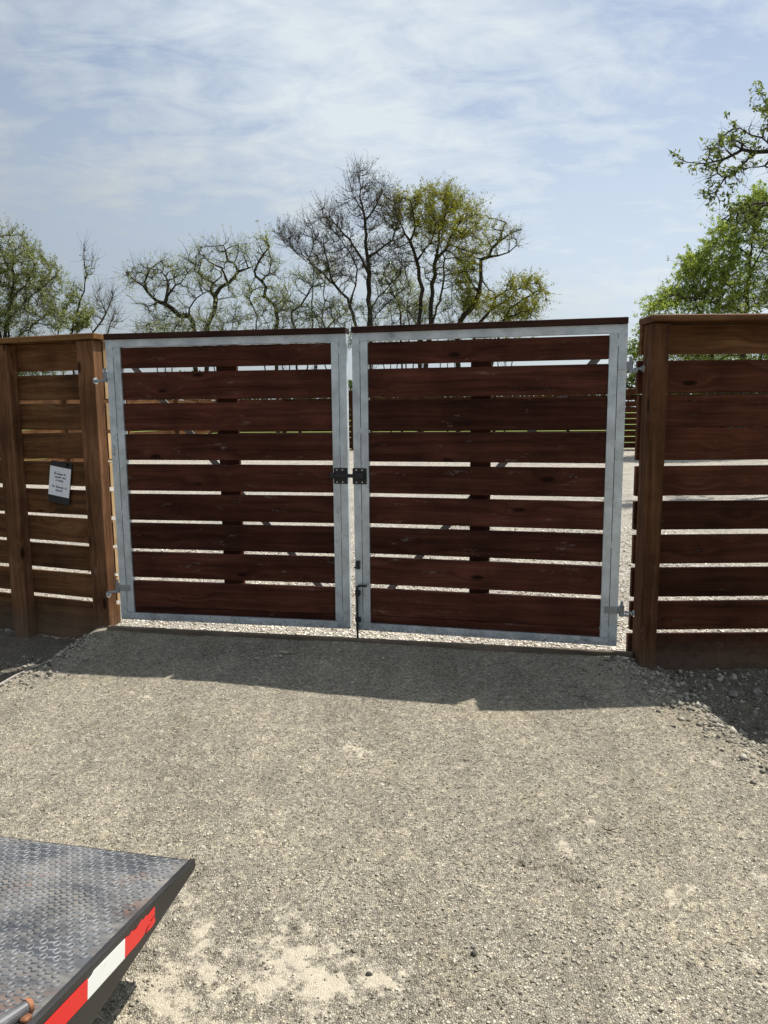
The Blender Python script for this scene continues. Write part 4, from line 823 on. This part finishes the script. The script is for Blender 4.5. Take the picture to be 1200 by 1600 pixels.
tree('willow_tree', 'tree', 'broad many stemmed tree with dense yellow green crown, right of the tallest tree', 34,
     [[(655, 512), (656, 480), (660, 452), (656, 435), (653, 420), (653, 405), (641, 378), (628, 354)],
      [(653, 405), (666, 390), (674, 378), (680, 362), (678, 340)], [(642, 378), (648, 355), (645, 330), (640, 312)], [(672, 510), (673, 475), (675, 445), (679, 415), (684, 390), (690, 352)],
      [(676, 500), (688, 462), (695, 430), (694, 405), (688, 385)], [(675, 443), (662, 430)], [(690, 400), (705, 370), (720, 345)], [(680, 362), (695, 335), (700, 310)], [(660, 500), (690, 488), (705, 478)], [(655, 502), (640, 487), (627, 474)]],
     [(680, 310, 42, 26), (650, 335, 42, 34), (725, 345, 40, 32), (690, 360, 60, 40), (615, 330, 22, 40), (735, 390, 32, 42), (625, 385, 25, 36), (690, 420, 55, 40, 0.5), (728, 330, 30, 20)], 1150, 0.30, M['bark'], M['leaf_yellow'], 24000, 0.055, ntwig=4, twig_len=0.75, step=0.32, seed=6, group=GM,
     leafzone=[(680, 308, 55, 32, 1.0), (725, 335, 48, 34, 0.9), (650, 330, 44, 34, 0.7), (700, 360, 60, 30, 0.35), (732, 405, 32, 55, 0.4), (615, 325, 30, 45, 0.35), (690, 400, 80, 90, 0.14)])
tree('willow_tree', 'tree', 'tree with bent dark trunk and sparse limb reaching right past the yellow green crown', 36,
     [[(716, 512), (726, 493), (742, 474), (749, 455), (752, 435), (751, 415), (753, 404), (763, 401), (770, 390), (782, 376), (798, 366), (815, 359)],
      [(763, 401), (780, 400), (795, 394), (806, 385)], [(753, 440), (765, 450), (775, 460)], [(748, 460), (735, 440), (728, 420)], [(782, 376), (785, 360), (790, 348)]],
     [(790, 365, 32, 22), (770, 380, 22, 24), (728, 430, 24, 48), (740, 470, 26, 24), (806, 380, 16, 18), (768, 340, 14, 14)], 420, 0.27, M['bark'], M['leaf_yellow'], 8000, 0.055, ntwig=4, twig_len=0.7, step=0.32, seed=7, group=GM,
     leafzone=[(726, 425, 28, 50, 1.0), (735, 470, 26, 34, 0.7), (790, 365, 34, 24, 0.10), (755, 370, 24, 34, 0.35)])
tree('willow_tree', 'tree', 'low spreading tree leaning right, end of the row above the right gate', 33,
     [[(742, 514), (755, 497), (768, 482), (790, 472), (803, 455), (825, 446), (840, 443)],
      [(782, 510), (798, 482), (820, 466), (845, 452)], [(785, 500), (805, 492), (835, 482)], [(768, 482), (775, 465), (790, 455)]],
     [(820, 447, 34, 18), (845, 445, 14, 16), (785, 470, 40, 24), (820, 478, 36, 18), (800, 497, 44, 10)], 430, 0.20, M['bark'], M['leaf_yellow'], 8000, 0.055, ntwig=4, twig_len=0.6, step=0.3, seed=8, group=GM,
     leafzone=[(828, 446, 34, 20, 1.0), (785, 480, 60, 32, 0.3), (820, 482, 50, 20, 0.35)])
tree('budding_tree', 'tree', 'thin upright tree between the tallest tree and the yellow green one', 38,
     [[(627, 514), (626, 490), (623, 470), (612, 458), (608, 445)], [(655, 512), (640, 490), (626, 478)], [(640, 512), (636, 480), (640, 460)]],
     [(620, 450, 34, 34), (640, 475, 40, 26)], 300, 0.15, M['bark'], M['leaf_pale'], 5000, 0.05, ntwig=4, twig_len=0.6, step=0.32, seed=9, group=GM)
# pale understory shrubs
for i, (u, v, ru, rv, lb, D_) in enumerate(((345, 500, 55, 32, 'pale green willow shrub under the S shaped tree', 33), (440, 495, 60, 36, 'pale yellow green shrub below the crooked slim tree', 32), (520, 495, 55, 34, 'grey green shrub below the forked tree', 32),
                                            (610, 490, 60, 34, 'sparse shrub at the foot of the tallest tree', 37), (700, 488, 60, 34, 'sparse grey green shrub at the foot of the yellow green tree', 38), (790, 496, 60, 26, 'low shrub at the right end of the row of trees', 37), (255, 512, 60, 16, 'low twiggy shrub at the left end of the row of trees', 34))):
    tree('shrub', 'shrub', lb, D_, [[(u, 530), (u + 3, 505), (u, v)], [(u - 15, 530), (u - 22, 505), (u - 0.5 * ru, v)], [(u + 15, 530), (u + 20, 505), (u + 0.5 * ru, v)]], [(u, v, ru, rv), (u, 530, ru, 24, 0.6)], 330, 0.09, M['bark_grey'],
         M['leaf_pale'], 2300 if i not in (3, 4) else 1400, 0.055, ntwig=3, twig_len=0.5, step=0.3, seed=20 + i, group='shrubs under the trees', clump=0)
# left edge trees
tree('leafy_tree', 'tree', 'bushy tree in young leaf at the left edge behind the left fence', 27,
     [[(8, 535), (12, 500), (18, 465), (22, 430), (20, 395)], [(12, 500), (40, 470), (70, 445), (95, 425)], [(0, 520), (-25, 470), (-45, 420)], [(18, 465), (45, 440), (55, 410)], [(20, 430), (0, 390), (-5, 360)], [(30, 525), (60, 500), (90, 480)]],
     [(22, 400, 42, 48), (-25, 400, 45, 60), (50, 440, 45, 40), (80, 450, 28, 30), (25, 490, 60, 40), (85, 500, 24, 26), (-50, 470, 40, 60), (40, 560, 70, 34, 0.9)], 1600, 0.24, M['bark'], M['leaf_mid'], 40000, 0.048, ntwig=4, twig_len=0.5, twig_r=0.007, step=0.25, seed=31)
tree('young_tree', 'tree', 'thin upright tree with bare feathery top, beside the bushy tree at left', 28,
     [[(112, 535), (114, 505), (122, 480), (130, 455), (134, 430), (132, 405), (131, 380)], [(90, 530), (97, 490), (112, 470), (122, 455)], [(132, 440), (142, 420), (148, 402)], [(115, 530), (130, 505), (135, 495)]],
     [(132, 400, 14, 30), (140, 425, 14, 22), (118, 470, 22, 28), (130, 500, 20, 22), (105, 500, 16, 22)], 260, 0.10, M['bark'], M['leaf_mid'], 3600, 0.055, ntwig=3, twig_len=0.55, twig_r=0.006, step=0.25, seed=32,
     leafzone=[(118, 480, 22, 34, 1.0), (128, 505, 18, 20, 1.0), (135, 440, 14, 20, 0.2)], up=0.25)
tree('bare_tree', 'tree', 'small bare twiggy tree low over the right end of the left fence', 30,
     [[(140, 530), (152, 508), (165, 490), (172, 470)], [(168, 530), (170, 510), (180, 490)], [(165, 490), (158, 470), (152, 458)]],
     [(165, 480, 27, 32), (180, 500, 20, 20), (150, 495, 18, 22)], 300, 0.09, M['bark'], M['leaf_pale'], 700, 0.04, ntwig=4, twig_len=0.65, twig_r=0.006, step=0.25, seed=33, up=0.25)
# right edge trees
tree('leafy_tree', 'tree', 'full crowned fresh green tree behind the right fence', 22,
     [[(1165, 500), (1168, 455), (1172, 400), (1178, 350), (1185, 310)], [(1168, 470), (1130, 440), (1090, 420), (1070, 405)], [(1165, 490), (1110, 470), (1050, 462), (1020, 475)], [(1172, 420), (1200, 380), (1230, 340)], [(1172, 400), (1140, 375), (1120, 355)], [(1100, 500), (1085, 470), (1080, 440)], [(1200, 505), (1215, 450), (1250, 400)]],
     [(1185, 340, 42, 44), (1140, 385, 42, 38), (1095, 425, 44, 36), (1055, 465, 40, 26), (1160, 440, 70, 50), (1230, 400, 50, 90), (1110, 480, 60, 26), (1024, 484, 22, 10), (1000, 560, 26, 30, 0.7), (1130, 550, 90, 40, 0.9)], 2000, 0.22, M['bark'], M['leaf_green'], 40000, 0.055, ntwig=4, twig_len=0.42, twig_r=0.006, step=0.22, seed=41, clump=5)
tree('nearby_tree', 'tree', 'nearer dark limbed tree reaching in from the right edge with tufts of new leaves', 13,
     [[(1330, 560), (1310, 420), (1290, 320), (1265, 262), (1230, 240), (1200, 238), (1180, 236), (1160, 233), (1143, 243), (1128, 250), (1100, 253), (1075, 253), (1060, 250)],
      [(1230, 240), (1200, 222), (1172, 211), (1155, 201), (1140, 204), (1125, 216), (1112, 232), (1098, 236)], [(1190, 238), (1172, 248), (1152, 268), (1135, 280), (1118, 298), (1104, 306)], [(1290, 300), (1240, 210), (1205, 170), (1188, 150), (1181, 136)],
      [(1290, 320), (1240, 315), (1198, 314), (1170, 320), (1145, 333), (1128, 345)], [(1310, 440), (1250, 445), (1205, 462), (1180, 475), (1160, 490)], [(1198, 314), (1180, 340), (1160, 350)], [(1165, 234), (1150, 220), (1138, 214)], [(1128, 250), (1118, 270), (1108, 280)],
      [(1205, 250), (1180, 262), (1160, 262)], [(1250, 445), (1220, 400), (1195, 380), (1170, 370)], [(1300, 380), (1260, 360), (1225, 365)]],
     [(1165, 225, 42, 28), (1120, 240, 34, 20), (1080, 248, 20, 12), (1140, 275, 32, 22), (1112, 298, 12, 10), (1190, 200, 26, 28), (1205, 240, 26, 60, 0.7), (1200, 165, 12, 22), (1160, 335, 40, 24), (1195, 460, 30, 30), (1240, 330, 30, 90, 0.7), (1230, 200, 40, 60)], 300, 0.15, M['bark'], M['leaf_tuft'], 2300, 0.056, ntwig=2, twig_len=0.28, twig_r=0.0045, step=0.16, seed=42, clump=9, depth=0.5, wig=0.3, up=0.02, jit=0.4)
# distant wood
rg = np.random.default_rng(77); k = 26000
X = rg.uniform(-140, 160, k); hgt = 4.6 + 4.5 * fbm(X * 0.06 + 9, X * 0 + 3, 4, 4) ; Zc = hgt * rg.random(k) ** 0.6; Yc = 135 + rg.uniform(-7, 7, k)
C = np.stack([X, Yc, Zc], 1); a = rg.normal(size=(k, 3)); a /= np.linalg.norm(a, axis=1)[:, None]; b = np.cross(a, rg.normal(size=(k, 3))); b /= np.linalg.norm(b, axis=1)[:, None]; s = rg.uniform(0.25, 0.75, (k, 1))
me = np_mesh('distant_wood', np.stack([C - a * s, C + b * s * 0.6, C + a * s, C - b * s * 0.6], 1).reshape(-1, 3), np.arange(k * 4).reshape(-1, 4), M['leaf_far'])
tint = np.repeat(rg.random(k), 4); ca_ = me.color_attributes.new('tint', 'FLOAT_COLOR', 'POINT'); ca_.data.foreach_set('color', np.stack([tint, tint, tint, np.ones_like(tint)], 1).astype(np.float32).ravel())
tag(link('distant_wood', me), 'hazy line of distant trees on the horizon', None, None, 'stuff')

# ------------------------------------------------------------------ trailer tail
tip = Vector((-0.52573, 1.83823, 0.300)); run = Vector((-0.1401, -0.62137, 0.083)).normalized(); edge = Vector((-0.57629, 0.11313, 0)).normalized()
nrm = run.cross(edge).normalized(); nrm = nrm if nrm.z > 0 else -nrm
# local frame: X = edge (to the left), Y = -run , Z = nrm
Mx = Matrix((edge, -run, nrm)).transposed()
tr = bpy.data.objects.new('trailer_tail', None); SC.collection.objects.link(tr); tr.matrix_world = Matrix.Translation(tip) @ Mx.to_4x4()
tag(tr, 'black trailer tail with worn tread plate deck and red and white tape', 'trailer')
LX, LY = 1.9, 1.9
MB().box((LX / 2 + 0.004, -LY / 2, -0.004), (LX - 0.012, LY, 0.008)).build('deck_plate', M['tread'], tr)
# side plate: thin at the tip, deeper towards the axle
hw = lambda s: 0.022 + 0.211 * s
pts = [(0, 0.004, 0.004), (0, -LY, 0.004), (0, -LY, -0.30)] + [(0, -s, -hw(s) if hw(s) < 0.30 else -0.30) for s in (1.3, 0.9, 0.478, 0.2, 0.0)] + [(0, 0.004, -0.018)]
MB().poly_prism(pts, (-0.008, 0, 0)).build('side_plate', M['ramp_paint'], tr)
MB().box((0.001, -LY / 2, 0.0015), (0.014, LY, 0.007), bev=0.002).build('edge_rail', M['ramp_paint'], tr)
MB().cyl((0.0, 0, -0.011), (LX, 0, -0.011), 0.011, 12).build('nose_bar', M['ramp_paint'], tr)
for k in range(3): MB().box((0.35 + 0.55 * k, -LY / 2 - 0.05, -0.04), (0.05, LY - 0.25, 0.06)).build('deck_joist', M['ramp_paint'], tr)
def tp(pts, mat, name='reflective_tape'): MB().poly_prism([(-0.0088, -s, -h + 0.005) for s, h in pts], (-0.0012, 0, 0)).build(name, mat, tr)
tp([(0.345, 0.016), (0.338, 0.016), (0.325, 0.020), (0.315, 0.016), (0.300, 0.021), (0.288, 0.019), (0.272, 0.013), (0.266, 0.018), (0.252, 0.014), (0.243, 0.019), (0.232, 0.016), (0.214, 0.014), (0.214, 0.034), (0.236, 0.036), (0.232, 0.041), (0.250, 0.044), (0.262, 0.054), (0.285, 0.058), (0.345, 0.060)], M['tape_red'])
tp([(0.232, 0.042), (0.222, 0.038), (0.212, 0.040), (0.212, 0.052), (0.228, 0.056), (0.252, 0.056), (0.246, 0.050)], M['tape_red'])
tp([(0.484, 0.022), (0.470, 0.020), (0.462, 0.015), (0.345, 0.016), (0.345, 0.060), (0.484, 0.062)], M['tape_white'])
tp([(0.76, 0.018), (0.484, 0.018), (0.484, 0.062), (0.76, 0.062)], M['tape_red'])
tp([(1.04, 0.018), (0.76, 0.018), (0.76, 0.062), (1.04, 0.062)], M['tape_white'])
# raised rings and bars of the tread plate
bv, bf = [], []
def addring(cx, cy, r, nseg=12):
    b0 = len(bv)
    for j in range(nseg):
        a = 2 * math.pi * j / nseg; c_, s_ = math.cos(a), math.sin(a)
        for rr, z in ((r * 1.10, 0.0), (r * 0.98, 0.0026), (r * 0.84, 0.0026), (r * 0.72, 0.0003)): bv.append((cx + c_ * rr * 0.86, cy + s_ * rr * 1.1, z))
    for j in range(nseg):
        for q in range(3): bf.append((b0 + j * 4 + q, b0 + ((j + 1) % nseg) * 4 + q, b0 + ((j + 1) % nseg) * 4 + q + 1, b0 + j * 4 + q + 1))
def addbar(cx, cy, ln, wd, a):
    b0 = len(bv); ca, sa = math.cos(a), math.sin(a); n = 8
    for z, k_ in ((0.0, 1.0), (0.0022, 0.55)):
        for j in range(n):
            t_ = 2 * math.pi * j / n; px = math.cos(t_) * ln / 2 * (1 if z == 0 else 0.82); py = math.copysign(abs(math.sin(t_)) ** 1.2, math.sin(t_)) * wd / 2 * k_
            bv.append((cx + px * ca - py * sa, cy + px * sa + py * ca, z))
    for j in range(n): bf.append((b0 + j, b0 + (j + 1) % n, b0 + n + (j + 1) % n, b0 + n + j))
    for j in (0,): bf.append((b0 + n, b0 + n + 1, b0 + n + 7, b0 + n + 7)); 
    bf.append((b0 + n + 1, b0 + n + 2, b0 + n + 6, b0 + n + 7)); bf.append((b0 + n + 2, b0 + n + 3, b0 + n + 5, b0 + n + 6))
pt = 0.0330
i_ = 0
yy = -0.014
row = 0
while yy > -1.15:
    xx = 0.030 + (0.5 * pt if row % 2 else 0)
    while xx < 1.25:
        addring(xx, yy, 0.0090); addbar(xx + pt * 0.5, yy + 0.001, 0.022, 0.0052, R(-20)); xx += pt
    yy -= 0.0235; row += 1
bf = [f if f[2] != f[3] else None for f in bf]; bf = [f for f in bf if f]
me = np_mesh('tread_pattern', bv, bf, M['tread_worn'], smooth=True); o = link('tread_pattern', me, tr); o['kind'] = 'stuff'
# rusty hinge tube at the near corner of the deck
h0 = Vector(at(-30, 1640, 1.15)); h1 = Vector(at(22, 1592, 1.22))
inv = tr.matrix_world.inverted()
a_ = inv @ Vector((-0.72, 1.10, 0.41)); 
hn = MB().cyl((0.05, -0.69, 0.012), (0.030, -0.620, 0.012), 0.013, 16).build('hinge_tube', M['worn_grey'], tr)
MB().cyl((0.030, -0.620, 0.012), (0.0275, -0.612, 0.012), 0.0145, 16).build('hinge_collar', M['rust'], tr)
MB().box((0.018, -0.635, 0.004), (0.016, 0.02, 0.01), bev=0.003).build('weld', M['rust'], tr)
bpy.context.view_layer.update()
